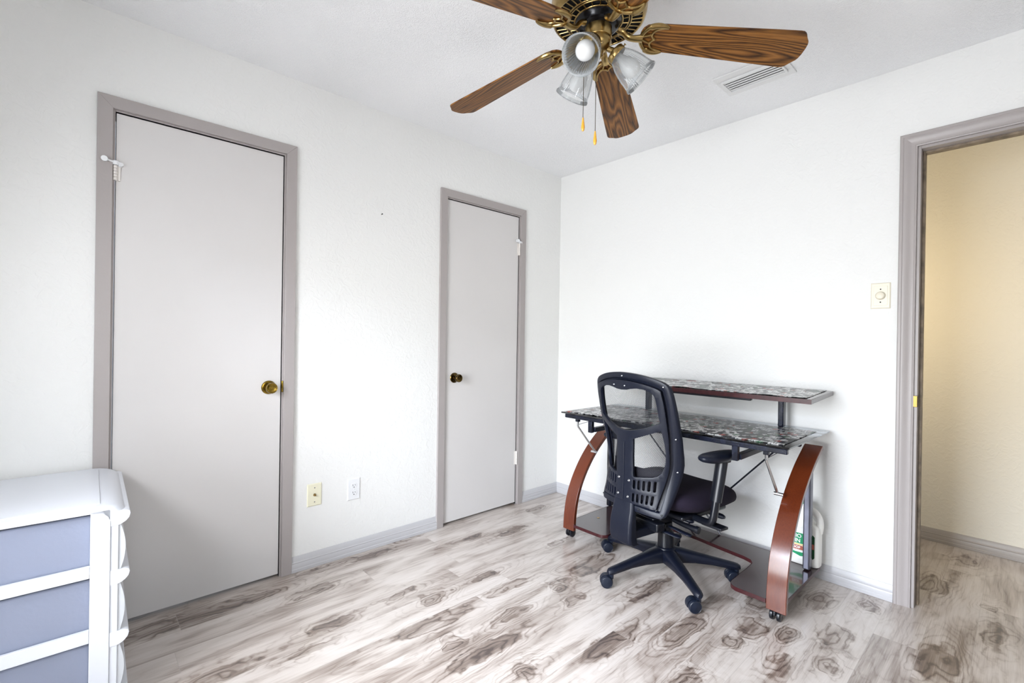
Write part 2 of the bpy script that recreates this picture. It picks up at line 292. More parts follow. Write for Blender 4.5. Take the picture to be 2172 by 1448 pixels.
# ------------------------------------------------------------------ geometry helpers
class MB:
    def __init__(s): s.v = []; s.f = []
    def add(s, vs, fs, M=None):
        k = len(s.v)
        s.v += [tuple(M @ Vector(p)) if M else tuple(p) for p in vs]; s.f += [tuple(i + k for i in f) for f in fs]; return s
    def box(s, x0, x1, y0, y1, z0, z1, M=None):
        return s.add([(x0, y0, z0), (x1, y0, z0), (x1, y1, z0), (x0, y1, z0), (x0, y0, z1), (x1, y0, z1), (x1, y1, z1), (x0, y1, z1)],
                     [(0, 3, 2, 1), (4, 5, 6, 7), (0, 1, 5, 4), (1, 2, 6, 5), (2, 3, 7, 6), (3, 0, 4, 7)], M)
    def tube(s, pts, r, n=12, caps=True, flat=(1, 1), M=None, closed=False):
        pts = [Vector(p) for p in pts]; m_ = len(pts); rs = r if isinstance(r, (list, tuple)) else [r] * m_
        vs = []; up = None
        for i, p in enumerate(pts):
            if closed: t = pts[(i + 1) % m_] - pts[i - 1]
            else: t = pts[min(i + 1, m_ - 1)] - pts[max(i - 1, 0)]
            t.normalize()
            if up is None:
                up = Vector((0, 0, 1)) if abs(t.z) < .9 else Vector((1, 0, 0))
            a = t.cross(up); a.normalize(); b_ = a.cross(t); b_.normalize(); up = b_
            for j in range(n):
                w = 2 * PI * j / n; vs.append(p + a * math.cos(w) * rs[i] * flat[0] + b_ * math.sin(w) * rs[i] * flat[1])
        fs = []
        for i in range(m_ if closed else m_ - 1):
            i2 = (i + 1) % m_
            for j in range(n): fs.append((i * n + j, i * n + (j + 1) % n, i2 * n + (j + 1) % n, i2 * n + j))
        if caps and not closed: fs.append(tuple(range(n))[::-1]); fs.append(tuple((m_ - 1) * n + j for j in range(n)))
        return s.add(vs, fs, M)
    def lathe(s, prof, n=32, M=None, ribs=0, ribamp=0):
        vs = []; fs = []; m_ = len(prof)
        for (r, z) in prof:
            for j in range(n):
                w = 2 * PI * j / n; rr = r * (1 + (ribamp if ribs and j % 2 else 0)); vs.append((rr * math.cos(w), rr * math.sin(w), z))
        for i in range(m_ - 1):
            for j in range(n): fs.append((i * n + j, i * n + (j + 1) % n, (i + 1) * n + (j + 1) % n, (i + 1) * n + j))
        if prof[0][0] > 1e-5: fs.append(tuple(range(n))[::-1])
        if prof[-1][0] > 1e-5: fs.append(tuple((m_ - 1) * n + j for j in range(n)))
        return s.add(vs, fs, M)
    def shell(s, prof, n=64, M=None, ribamp=0):      # open lathe (no caps)
        vs = []; fs = []; m_ = len(prof)
        for (r, z) in prof:
            for j in range(n):
                w = 2 * PI * j / n; rr = r + (ribamp if j % 2 else 0); vs.append((rr * math.cos(w), rr * math.sin(w), z))
        for i in range(m_ - 1):
            for j in range(n): fs.append((i * n + j, i * n + (j + 1) % n, (i + 1) * n + (j + 1) % n, (i + 1) * n + j))
        return s.add(vs, fs, M)
    def prism(s, poly, d0, d1, axis=2, M=None):      # poly in the two other axes
        def P3(a, b_, d): return {0: (d, a, b_), 1: (a, d, b_), 2: (a, b_, d)}[axis]
        n = len(poly); vs = [P3(a, b_, d0) for a, b_ in poly] + [P3(a, b_, d1) for a, b_ in poly]
        return s.add(vs, [tuple(range(n))[::-1], tuple(range(n, 2 * n))] + [(i, (i + 1) % n, (i + 1) % n + n, i + n) for i in range(n)], M)
    def sphere(s, c, r, n=12, m_=8, sc=(1, 1, 1), M=None):
        vs = [(c[0], c[1], c[2] + r * sc[2])]; fs = []
        for i in range(1, m_):
            a = PI * i / m_
            for j in range(n):
                w = 2 * PI * j / n; vs.append((c[0] + r * sc[0] * math.sin(a) * math.cos(w), c[1] + r * sc[1] * math.sin(a) * math.sin(w), c[2] + r * sc[2] * math.cos(a)))
        vs.append((c[0], c[1], c[2] - r * sc[2])); L_ = len(vs) - 1
        for j in range(n): fs.append((0, 1 + j, 1 + (j + 1) % n)); fs.append((L_, L_ - n + (j + 1) % n, L_ - n + j))
        for i in range(m_ - 2):
            for j in range(n): a = 1 + i * n; fs.append((a + j, a + n + j, a + n + (j + 1) % n, a + (j + 1) % n))
        return s.add(vs, fs, M)
    def build(s, name, material, parent=None, bevel=0, smooth=35, subd=0, solid=0, solid_off=-1, seg=2, label=None):
        me = bpy.data.meshes.new(name); me.from_pydata(s.v, [], s.f); me.update()
        bm = bmesh.new(); bm.from_mesh(me); bmesh.ops.recalc_face_normals(bm, faces=bm.faces); bm.to_mesh(me); bm.free()
        me.materials.append(material)
        if smooth: me.shade_smooth(); me.set_sharp_from_angle(angle=math.radians(smooth))
        o = bpy.data.objects.new(name, me); COL.objects.link(o)
        if solid: md = o.modifiers.new('solid', 'SOLIDIFY'); md.thickness = solid; md.offset = solid_off
        if bevel: md = o.modifiers.new('bevel', 'BEVEL'); md.width = bevel; md.segments = seg; md.limit_method = 'ANGLE'; md.angle_limit = math.radians(40)
        if subd: md = o.modifiers.new('subd', 'SUBSURF'); md.levels = subd; md.render_levels = subd
        if parent: o.parent = parent
        if label: o['label'] = label
        return o
def thing(name, label, cat, loc=(0, 0, 0), rz=0, group=None):
    o = bpy.data.objects.new(name, None); COL.objects.link(o); o.location = loc; o.rotation_euler = (0, 0, rz); o['label'] = label; o['category'] = cat
    o.empty_display_size = .05
    if group: o['group'] = group
    return o
def struct(o):
    o['kind'] = 'structure'; return o
def sempty(name):
    o = bpy.data.objects.new(name, None); COL.objects.link(o); o['kind'] = 'structure'; o.empty_display_size = .05; return o
def dup(o, parent=None):
    c = o.copy(); COL.objects.link(c)
    if parent: c.parent = parent
    for ch in list(o.children): dup(ch, c)
    return c
def frame_to(origin, zdir, xhint=(0, 0, 1)):
    z = Vector(zdir).normalized(); x = Vector(xhint); x = (x - z * x.dot(z))
    if x.length < 1e-4: x = Vector((1, 0, 0)) - z * z.x
    x.normalize(); y = z.cross(x); M = Matrix((x, y, z)).transposed().to_4x4(); M.translation = Vector(origin); return M
def arc(cx, cy, r, a0, a1, n): return [(cx + r * math.cos(a0 + (a1 - a0) * i / n), cy + r * math.sin(a0 + (a1 - a0) * i / n)) for i in range(n + 1)]
def smooth_path(P, n=6, closed=False):
    P = [Vector(p) for p in P]; out = []; m_ = len(P); rng = range(m_) if closed else range(m_ - 1)
    for i in rng:
        if closed: a, b_, c, d = P[i - 1], P[i], P[(i + 1) % m_], P[(i + 2) % m_]
        else: a, b_, c, d = P[max(i - 1, 0)], P[i], P[i + 1], P[min(i + 2, m_ - 1)]
        for k in range(n):
            t = k / n; out.append(.5 * ((2 * b_) + (c - a) * t + (2 * a - 5 * b_ + 4 * c - d) * t * t + (3 * b_ - a - 3 * c + d) * t ** 3))
    if not closed: out.append(P[-1])
    return out
def interp(x, xs, ys):
    if x <= xs[0]: return ys[0]
    for i in range(len(xs) - 1):
        if x <= xs[i + 1]: return ys[i] + (ys[i + 1] - ys[i]) * (x - xs[i]) / (xs[i + 1] - xs[i])
    return ys[-1]

# ------------------------------------------------------------------ room shell
H = 2.44; XR = 3.36; YF = -3.42; XC = -.68; YH = 1.055; T_ = .11
MB().add([(XC, YF - .12, 0), (4.6, YF - .12, 0), (4.6, YH + .1, 0), (XC, YH + .1, 0)], [(0, 1, 2, 3)])
struct(MB().box(XC, 4.6, YF - .12, YH + .1, -.06, 0).build('floor', M_floor, smooth=0))
struct(MB().box(XC, 4.6, YF - .12, YH + .1, H, H + .06).build('ceiling', M_ceil, smooth=0))
# left wall with the two closet doorways
D1 = (-2.708, -1.967); D2 = (-1.117, -.386); ZT = 2.107; CW = .055
def y_open(D): return D[0] + CW, D[1] - CW
w = MB(); o1 = y_open(D1); o2 = y_open(D2); zo = ZT - CW
w.box(-T_, 0, YF, o1[0], 0, H).box(-T_, 0, o1[1], o2[0], 0, H).box(-T_, 0, o2[1], 0.0, 0, H).box(-T_, 0, o1[0], o1[1], zo, H).box(-T_, 0, o2[0], o2[1], zo, H)
struct(w.build('wall_left', M_wall, smooth=0))
struct(MB().box(XC - .05, XC, YF, T_, 0, H).build('wall_closet', M_wall, smooth=0))
# back wall with the open doorway
DX0, DX1, DZ = 2.122, 2.885, 2.064
w = MB(); w.box(XC, DX0, 0, T_, 0, H).box(DX1, 4.6, 0, T_, 0, H).box(DX0, DX1, 0, T_, DZ, H)
struct(w.build('wall_back', M_wall, smooth=0))
# right wall with an opening added for the side fill, front wall with window
WX0, WX1, WZ0, WZ1 = .74, 2.10, .26, 1.86
w = MB(); w.box(-T_, WX0, YF - .12, YF, 0, H).box(WX1, XR + .12, YF - .12, YF, 0, H).box(WX0, WX1, YF - .12, YF, 0, WZ0).box(WX0, WX1, YF - .12, YF, WZ1, H)
struct(w.build('wall_front', M_wall, smooth=0))
SY0, SY1 = -3.15, -2.05
w = MB(); w.box(XR, XR + .12, YF, SY0, 0, H).box(XR, XR + .12, SY1, 0, 0, H).box(XR, XR + .12, SY0, SY1, 0, WZ0).box(XR, XR + .12, SY0, SY1, WZ1, H)
struct(w.build('wall_right', M_wall, smooth=0))
# hallway
struct(MB().box(XC, 4.6, YH, YH + .1, 0, H).build('wall_hall', M_hallwall, smooth=0))
struct(MB().box(4.5, 4.6, T_, YH, 0, H).build('wall_hall_end', M_hallwall, smooth=0))
def window(n, horizontal, a0, a1, p0, p1):
    e = sempty('window_%d' % n); f = MB(); g = MB()
    def bx(m_, a, b_, c, d, z0, z1):
        if horizontal: m_.box(a, b_, c, d, z0, z1)
        else: m_.box(c, d, a, b_, z0, z1)
    t = .045; pm = (p0 + p1) / 2
    bx(f, a0, a1, pm - .03, pm + .03, WZ0, WZ0 + t); bx(f, a0, a1, pm - .03, pm + .03, WZ1 - t, WZ1)
    bx(f, a0, a0 + t, pm - .03, pm + .03, WZ0 + t, WZ1 - t); bx(f, a1 - t, a1, pm - .03, pm + .03, WZ0 + t, WZ1 - t)
    bx(f, a0 + t, a1 - t, pm - .02, pm + .02, 1.40, 1.44)
    bx(g, a0 + t, a1 - t, pm - .003, pm + .003, WZ0 + t, 1.40); bx(g, a0 + t, a1 - t, pm - .003, pm + .003, 1.44, WZ1 - t)
    f.build('window_frame', M_white, e, bevel=.003); g.build('pane', M_glass, e, smooth=0)
window(1, True, WX0, WX1, YF - .12, YF)
window(2, False, SY0, SY1, XR, XR + .12)  # unseen second window, added to go with the side fill light

# moulding profiles (offset from wall, height)
BB = [(0, 0), (.016, 0), (.016, .014), (.0135, .018), (.0135, .036), (.0115, .041), (.0125, .046), (.0095, .050), (.0075, .060), (.004, .070), (.002, .074), (0, .075)]
def baseboard(name, wall, a0, a1, mitre=(0, 0), off=0, material=M_base):
    """wall 'x+' : board on a wall facing +x at x=off, running along y a0..a1 ; 'y-': facing -y at y=off running along x"""
    vs = []; n = len(BB)
    for a, mt in ((a0, mitre[0]), (a1, mitre[1])):
        for d, z in BB:
            if wall == 'x+': vs.append((off + d, a + mt * d, z + .001))
            elif wall == 'y-': vs.append((a + mt * d, off - d, z + .001))
            elif wall == 'y+': vs.append((a + mt * d, off + d, z + .001))
            elif wall == 'x-': vs.append((off - d, a + mt * d, z + .001))
    fs = [tuple(range(n))[::-1], tuple(range(n, 2 * n))] + [(i, (i + 1) % n, (i + 1) % n + n, i + n) for i in range(n)]
    return struct(MB().add(vs, fs).build(name, material, smooth=25))
baseboard('baseboard_left', 'x+', D1[1], D2[0])
baseboard('baseboard_left_corner', 'x+', D2[1], 0, (0, -1))
baseboard('baseboard_left_front', 'x+', YF, D1[0], (1, 0))
baseboard('baseboard_back', 'y-', 0, DX0 - .061, (1, 0))
baseboard('baseboard_back_right', 'y-', DX1 + .061, XR, (0, -1))
baseboard('baseboard_front', 'y+', 0, XR, (1, -1), YF)
baseboard('baseboard_right', 'x-', YF, 0, (1, -1), XR)
baseboard('baseboard_hall', 'y-', XC, 4.5, (0, 0), YH, mat('hall_baseboard_paint', (.42, .385, .36), .35))

# flat door casings on the left wall, mitred, with the slim jamb strip inside
def flat_casing(name, D):
    m_ = MB(); t = .016; a, b_ = D; c = CW - .007; e = sempty(name)
    def pr(poly, nm):
        MB().prism(poly, 0.0, t, axis=0).build(nm, M_trim, e, bevel=.0012, smooth=30)
    pr([(a, 0), (a + c, 0), (a + c, ZT - c), (a, ZT)], 'side_casing'); pr([(b_, 0), (b_, ZT), (b_ - c, ZT - c), (b_ - c, 0)], 'side_casing'); pr([(a, ZT), (a + c, ZT - c), (b_ - c, ZT - c), (b_, ZT)], 'head_casing')
    j = MB(); i0, i1 = a + c, b_ - c; zt = ZT - c
    j.box(-T_, .004, i0, i0 + .007, 0, zt).box(-T_, .004, i1 - .007, i1, 0, zt).box(-T_, .004, i0 + .007, i1 - .007, zt - .007, zt)
    j.build('jamb', M_trim, e, bevel=.0008, smooth=30)
    return struct(e)
flat_casing('trim_1', D1); flat_casing('trim_2', D2)

def barrel_hinge(m_, y, z0, z1, x=.012, r=.0065, plates=None):
    n = 5; h = (z1 - z0) / n
    for i in range(n): m_.tube([(x, y, z0 + i * h + .0006), (x, y, z0 + (i + 1) * h - .0006)], r, 12)
def closet_door(n, D, hinge_side, hinges, knob_y, knob_mat, knob_dark):
    e = sempty('door_%d' % n); y0, y1 = D[0] + CW + .003, D[1] - CW - .003
    MB().box(-.037, -.002, y0, y1, .014, ZT - CW - .004).build('door_leaf', M_door, e, bevel=.0015)
    hy = y0 - .002 if hinge_side < 0 else y1 + .002
    for k, (za, zb) in enumerate(hinges):
        m_ = MB(); barrel_hinge(m_, hy, za, zb, x=.006, r=.0075)
        lp = hy + (.006 if hinge_side < 0 else -.006)
        m_.box(-.001, .0035, min(hy, lp + (.010 if hinge_side < 0 else -.010)), max(hy, lp + (.010 if hinge_side < 0 else -.010)), za, zb)
        m_.build('hinge', M_hinge, e)
    # hinge-pin door stop on the top hinge
    zt = hinges[-1][1]; m_ = MB()
    m_.tube([(.010, hy, zt + .001), (.010, hy, zt + .016)], .010, 14); s = -1
    m_.tube([(.012, hy, zt + .010), (.026, hy + s * .030, zt + .013)], .0035, 10)
    m_.tube([(.014, hy + s * .031, zt + .014), (.034, hy + s * .034, zt + .012)], [.010, .0105], 16)
    m_.tube([(.012, hy, zt + .010), (.014, hy + .016, zt + .010)], .004, 10)
    m_.tube([(.004, hy + .015, zt + .006), (.015, hy + .019, zt + .006)], [.010, .007], 12)
    m_.build('door_stop', M_white, e)
    # knob
    M = frame_to((-.002, knob_y, .927), (1, 0, 0))
    r = MB().lathe([(.0325, 0), (.0325, .003), (.030, .006), (.026, .007), (.024, .005), (.012, .006), (.0105, .012), (.0105, .02)], 40, M).build('rose', knob_dark, e)
    k = MB().lathe([(.0105, .010), (.011, .026), (.015, .031), (.0225, .036), (.0245, .042), (.0255, .050), (.0245, .056), (.0225, .058), (.020, .0565), (.012, .0545), (.006, .0545), (.0055, .056), (0, .0565)], 40, M).build('door_knob', knob_mat, e)
    yk = D[1] - CW if hinge_side < 0 else D[0] + CW
    s = 1 if hinge_side < 0 else -1
    MB().box(-.004, .0062, min(yk - s * .001, yk + s * .010), max(yk - s * .001, yk + s * .010), .90, .957).build('strike_plate', M_knob if n == 1 else M_hinge, e, bevel=.004)
    return e
closet_door(1, D1, -1, [(.27, .33), (1.779, 1.838)], -2.079, M_knob, M_knob)
closet_door(2, D2, 1, [(.286, .381), (1.777, 1.862)], -.990, M_knobdark, M_knobdark)

# moulded casing round the open doorway
CP = [(0, 0), (0, .013), (.004, .017), (.012, .017), (.015, .0145), (.019, .015), (.030, .012), (.036, .0095), (.046, .0085), (.053, .009), (.056, .0115), (.061, .0105), (.061, 0)]  # (across from outer edge, proud of wall)
def moulded(name, x0, x1, zt, front_y):
    m_ = MB(); n = len(CP); e = sempty(name)
    for nm, path in (('side_casing', [((x0, 0), (1, 0)), ((x0, zt), (1, -1))]), ('head_casing', [((x0, zt), (1, -1)), ((x1, zt), (-1, -1))]), ('side_casing', [((x1, zt), (-1, -1)), ((x1, 0), (-1, 0))])):
        vs = []
        for (px_, pz), (dx, dz) in path:
            for a, d in CP: vs.append((px_ + dx * a, front_y - d, pz + dz * a))
        MB().add(vs, [tuple(range(n))[::-1], tuple(range(n, 2 * n))] + [(i, (i + 1) % n, (i + 1) % n + n, i + n) for i in range(n)]).build(nm, M_trim, e, smooth=25)
    return e
e3 = moulded('trim_3', DX0 - .061, DX1 + .061, DZ + .061, 0)
MB().box(DX0, DX0 + .012, .0, T_, 0, DZ).box(DX1 - .012, DX1, 0, T_, 0, DZ).box(DX0 + .012, DX1 - .012, 0, T_, DZ - .012, DZ).build('jamb', M_trim, e3, bevel=.001)
MB().box(DX0 + .012, DX0 + .022, .048, .085, 0, DZ - .012).box(DX1 - .022, DX1 - .012, .048, .085, 0, DZ - .012).box(DX0 + .022, DX1 - .022, .048, .085, DZ - .022, DZ - .012).build('stop_strip', M_jambwood, e3, bevel=.001)
MB().box(DX0 + .0115, DX0 + .0135, -.001, .03, .90, .95).box(DX0 - .004, DX0 + .0135, -.0105, -.002, .90, .95).build('strike_plate', M_knobdark, e3, bevel=.002)

# ------------------------------------------------------------------ wall plates
def screw_bm(m_, M, x, z, r=.003, d=.0062): m_.lathe([(r, d - .002), (r, d), (r * .6, d + .0007), (0, d + .0007)], 12, M @ Matrix.Translation((x, z, 0)))
def plate(name, label, cat, origin, normal, xh, material, w_=.070, h_=.1143, t=.0055):
    e = thing(name, label, cat, origin); z = Vector(normal); x = Vector(xh); y = z.cross(x); M = Matrix((x, y, z)).transposed().to_4x4()
    m_ = MB(); a, b_ = w_ / 2, h_ / 2; i = .004
    m_.add([(-a, -b_, 0), (a, -b_, 0), (a, b_, 0), (-a, b_, 0), (-a, -b_, .002), (a, -b_, .002), (a, b_, .002), (-a, b_, .002), (-a + i, -b_ + i, t), (a - i, -b_ + i, t), (a - i, b_ - i, t), (-a + i, b_ - i, t)],
           [(3, 2, 1, 0), (8, 9, 10, 11)] + [(k, (k + 1) % 4, (k + 1) % 4 + 4, k + 4) for k in range(4)] + [(k + 4, (k + 1) % 4 + 4, (k + 1) % 4 + 8, k + 8) for k in range(4)], M)
    m_.build('cover_plate', material, e, smooth=20)
    return e, M
e, M = plate('coax_outlet', 'cream cable outlet plate with one brass coax jack on the white wall between the doors', 'outlet', (0, -1.857, .366), (1, 0, 0), (0, 1, 0), M_ivory, .073)
MB().lathe([(.0075, .005), (.0075, .008), (.0045, .0085), (.0045, .018), (.003, .018), (.003, .014), (0, .014)], 6, M).build('coax_jack', M_antbrass, e)
for dz in (-.030 - .006, .036): 
    s_ = MB(); screw_bm(s_, M, 0, dz); s_.build('screw', M_screw, e)
e, M = plate('power_outlet', 'white duplex power outlet low on the wall, nearer the narrow closet door', 'outlet', (0, -1.648, .3525), (1, 0, 0), (0, 1, 0), M_white, .071)
for dz in (.0195, -.0195):
    f = MB(); pts = [(.0172 * math.cos(a), dz + max(-.0142, min(.0142, .0172 * math.sin(a)))) for a in [2 * PI * k / 32 for k in range(32)]]
    f.prism(pts, .005, .0068, axis=2, M=M); r_ = f.build('receptacle', M_white, e, bevel=.0006)
    s_ = MB(); s_.box(-.0075, -.0052, dz - .001, dz + .0075, .0065, .0072, M).box(.0052, .0072, dz - .0005, dz + .007, .0065, .0072, M)
    s_.lathe([(.0027, .0064), (.0027, .0072), (0, .0072)], 12, M @ Matrix.Translation((0, dz - .0080, 0)))
    s_.build('slot_openings', M_dark, r_)
s_ = MB(); screw_bm(s_, M, 0, 0); s_.build('screw', M_white, e)
e, M = plate('dimmer_switch', 'almond wall plate with a round dimmer knob beside the open doorway', 'switch', (1.998, 0, 1.404), (0, -1, 0), (1, 0, 0), M_almond, .074, .120, .006)
MB().box(-.026, .026, -.045, .045, .004, .0078, M).build('inner_plate', M_almond, e, bevel=.001)
MB().lathe([(.0195, .006), (.0195, .010), (.0175, .016), (.0155, .022), (.013, .0235), (0, .0237)], 40, M).build('dial', M_almond, e)
for dz in (-.030, .030):
    s_ = MB(); s_.lathe([(.0030, .007), (.0030, .0082), (0, .0083)], 12, M @ Matrix.Translation((0, dz, 0))); s_.build('screw', M_dark, e)
# nail left in the wall
o = MB().tube([(-.004, -1.508, 1.864), (.010, -1.508, 1.866)], .0016, 10).tube([(.010, -1.508, 1.866), (.0115, -1.508, 1.8662)], .0035, 12).build('nail', M_dark)
o['label'] = 'tiny dark nail head in the bare wall between the two closet doors'; o['category'] = 'nail'

# ------------------------------------------------------------------ ceiling vent
e = thing('ceiling_vent', 'white rectangular air vent with dark slots in the ceiling by the back wall', 'vent', (1.572, -.418, H))
X0, X1, Y0_, Y1_ = -.152, .152, -.105, .105
m_ = MB(); gx, gy = .122, .052
m_.box(X0, X1, Y0_, -gy, -.006, 0).box(X0, X1, gy, Y1_, -.006, 0).box(X0, -gx, -gy, gy, -.006, 0).box(gx, X1, -gy, gy, -.006, 0)
m_.build('vent_frame', M_ventw, e, bevel=.002)
m_ = MB(); m_.box(-gx - .008, gx + .008, -gy - .008, -gy, -.016, -.006).box(-gx - .008, gx + .008, gy, gy + .008, -.016, -.006).box(-gx - .008, -gx, -gy, gy, -.016, -.006).box(gx, gx + .008, -gy, gy, -.016, -.006)
m_.build('grille_rim', M_ventw, e, bevel=.0015)
MB().box(-gx, gx, -gy, gy, -.0035, -.0005).build('duct_opening', M_dark, e)
for k in range(5):
    yc = -gy + .0105 + k * .0208
    MB().box(-gx, gx, -.0058, .0058, -.0008, .0008, Matrix.Translation((0, yc, -.0105))).build('louver', M_ventw, e)

# ------------------------------------------------------------------ ceiling fan
FX, FY = 1.4726, -1.4836
fan = thing('ceiling_fan', 'antique brass ceiling fan with five oak blades and three ribbed glass lights', 'ceiling fan', (FX, FY, 0))
MB().lathe([(0, H), (.075, H), (.075, H - .012), (.066, H - .032), (.045, H - .045), (.02, H - .050), (0, H - .05)], 48).build('canopy', M_antbrass, fan)
MB().tube([(0, 0, H - .05), (0, 0, 2.385)], .0135, 20).build('downrod', M_antbrass, fan)
MB().lathe([(0, 2.395), (.05, 2.395), (.09, 2.388), (.120, 2.372), (.145, 2.345), (.157, 2.31), (.160, 2.285), (.158, 2.264), (.153, 2.248), (.148, 2.244), (.148, 2.258), (.10, 2.262), (0, 2.262)], 64).build('motor_housing', M_antbrass, fan)
# vented underside: two rings of slots
g = MB(); zg = 2.246
def ring(mb, r, t, z, n=72): mb.tube([(r * math.cos(2 * PI * i / n), r * math.sin(2 * PI * i / n), z) for i in range(n)], t, 8, closed=True, flat=(1, .8))
ring(g, .1465, .0036, zg); ring(g, .1085, .0026, zg - .003); ring(g, .1010, .0022, zg - .004); ring(g, .0800, .0030, zg - .006)
nb = 44
for i in range(nb):
    a = 2 * PI * i / nb; c, s_ = math.cos(a), math.sin(a)
    g.tube([(.109 * c, .109 * s_, zg - .003), (.146 * c, .146 * s_, zg)], .0019, 6)
    if i % 2 == 0: g.tube([(.081 * c, .081 * s_, zg - .006), (.101 * c, .101 * s_, zg - .004)], .0019, 6)
g.build('vent_grille', M_antbrass, fan)
MB().shell([(.149, zg + .009), (.108, zg + .007), (.078, zg + .002)], 64).build('grille_backing', M_dark, fan)
MB().lathe([(0, 2.250), (.079, 2.250), (.078, 2.240), (.070, 2.232), (.066, 2.222), (.058, 2.217), (0, 2.217)], 48).build('rotor', M_bronze, fan)
MB().lathe([(0, 2.232), (.0435, 2.232), (.0448, 2.2305), (.0448, 2.184), (.0435, 2.1815), (0, 2.1815)], 48).build('switch_housing', M_antbrass, fan)
MB().lathe([(0, 2.1815), (.0405, 2.1815), (.0405, 2.178), (.0435, 2.176), (.0440, 2.170), (.0405, 2.158), (.033, 2.148), (.023, 2.142), (.0175, 2.140), (.0165, 2.126), (.010, 2.119), (0, 2.118)], 48).build('light_kit_bowl', M_antbrass, fan)
MB().box(-.0045, .0045, .0440, .0456, 2.203, 2.222, Matrix.Rotation(math.radians(-48 + 180), 4, 'Z')).build('switch_slot', M_dark, fan)
# blades
BL = [(.138, 0), (.139, .018), (.144, .034), (.156, .046), (.180, .0535), (.30, .058), (.42, .0635), (.56, .0700), (.628, .0725), (.638, .0715), (.645, .0675), (.650, .062), (.658, .050), (.668, .038), (.672, .028), (.674, .012)]
blade_out = BL + [(x, -y) for x, y in BL[::-1] if y != 0]
def blade_matrix(k):
    a = .7782 + k * math.radians(72); e_ = Vector((math.cos(a), math.sin(a), -.1043)).normalized(); nn = Vector((-math.sin(a), math.cos(a), 0))
    zz = Vector((0, 0, 1)); p = -.2016; n2 = nn * math.cos(p) + zz * math.sin(p); n2 = (n2 - e_ * n2.dot(e_)).normalized(); w_ = e_.cross(n2)
    M = Matrix((e_, n2, w_)).transposed().to_4x4(); M.translation = Vector((0, 0, 2.2045)); return M
def scroll():
    g = MB(); z = -.0065; Tm = Matrix.Translation((-.026, 0, 0))
    # crescent: thick horns
    C = smooth_path([(.248, .047, z), (.232, .0525, z), (.210, .052, z), (.188, .042, z), (.173, .022, z), (.168, 0, z), (.173, -.022, z), (.188, -.042, z), (.210, -.052, z), (.232, -.0525, z), (.248, -.047, z)], 5)
    n = len(C); rs = [.0045 + .0055 * math.sin(PI * min(i, n - 1 - i) / (n - 1) * 1.9) if min(i, n - 1 - i) < n * .28 else .0065 for i in range(n)]
    g.tube(C, rs, 10, flat=(1, .75), M=Tm)
    # scalloped inner edge
    S = smooth_path([(.243, .047, z), (.222, .0415, z), (.207, .0315, z), (.201, .017, z), (.2065, .006, z), (.2145, 0, z)], 4) + smooth_path([(.2145, 0, z), (.2065, -.006, z), (.201, -.017, z), (.207, -.0315, z), (.222, -.0415, z), (.243, -.047, z)], 4)[1:]
    g.tube(S, .0036, 8, M=Tm)
    for yy in (.018, -.018):
        g.tube([(.201, yy, z), (.186, yy * .62, z), (.170, yy * .25, z)], .0030, 8, M=Tm)
    return g
def arm():
    g = MB(); P = smooth_path([(.066, 0, .014), (.082, 0, .009), (.100, 0, -.008), (.122, 0, -.011), (.146, 0, -.0075)], 5); n = len(P)
    g.tube(P, [.0122 - .0030 * math.sin(PI * i / (n - 1)) for i in range(n)], 14, flat=(1.25, .8)); return g
b0 = MB().prism(blade_out, -.0028, .0028).build('blade', M_oak, fan, bevel=.0012, smooth=30)
br0 = arm().build('blade_bracket', M_antbrass, fan); sc0 = scroll().build('scroll_plate', M_antbrass, br0)
for k in range(5):
    M = blade_matrix(k)
    if k == 0: b, br = b0, br0
    else: b = dup(b0, fan); br = dup(br0, fan)
    b.matrix_basis = M; br.matrix_basis = M
# three lights
fw = Vector((F_.x, F_.y, 0)).normalized(); rt = Vector((R_.x, R_.y, 0)).normalized()
prof_out = [(.0285, 0), (.0290, .010), (.0330, .020), (.0405, .036), (.0460, .055), (.0505, .075), (.0535, .095), (.0555, .108), (.0600, .116), (.0610, .119), (.0600, .1195)]
prof_in = [(r - .0025, z) for r, z in prof_out[::-1]]
sh0 = MB().shell(prof_out[:-2], 96, ribamp=.0018).shell([(.0556, .1085), (.0600, .116), (.0612, .119), (.0595, .1198), (.0560, .1175), (.0535, .108)], 96)
shade_me = None
for k in range(3):
    a0 = math.radians(31)         # from towards-the-camera, turning
    d = -fw * math.cos(a0) - rt * math.sin(a0) if k == 0 else -fw * math.cos(math.radians(31 - 120 * k)) - rt * math.sin(math.radians(31 - 120 * k))
    ax = (d * .72 + Vector((0, 0, -.69))).normalized(); neck = d * .060 + Vector((0, 0, 2.1345))
    M = frame_to(neck, ax)
    m_ = MB(); m_.tube([d * .020 + Vector((0, 0, 2.165)), d * .035 + Vector((0, 0, 2.150)), neck - ax * .014], .0095, 14)
    m_.lathe([(0, -.014), (.014, -.014), (.020, -.010), (.0300, -.008), (.0320, -.005), (.0320, .010), (.0312, .012), (.0300, .012), (.0295, -.003), (0, -.003)], 40, M)
    for q in range(3):
        mm = M @ Matrix.Rotation(q * 2 * PI / 3 + .4, 4, 'Z'); m_.tube([mm @ Vector((.030, 0, .004)), mm @ Vector((.037, 0, .004))], .0022, 8); m_.tube([mm @ Vector((.037, 0, .004)), mm @ Vector((.039, 0, .004))], .0045, 10)
    m_.build('light_fitter', M_antbrass, fan)
    s_ = MB(); s_.v = list(sh0.v); s_.f = list(sh0.f)
    s_.v = [tuple(M @ Vector(p)) for p in s_.v]; s_.build('glass_shade', M_shade, fan, smooth=25)
    bl = MB(); bl.lathe([(.0125, -.003), (.0128, .018), (.0150, .028), (.0235, .044), (.0292, .060), (.0305, .070), (.0285, .082), (.0215, .093), (.011, .0985), (0, .100)], 32, M)
    bl.build('light_bulb', M_bulb, fan)
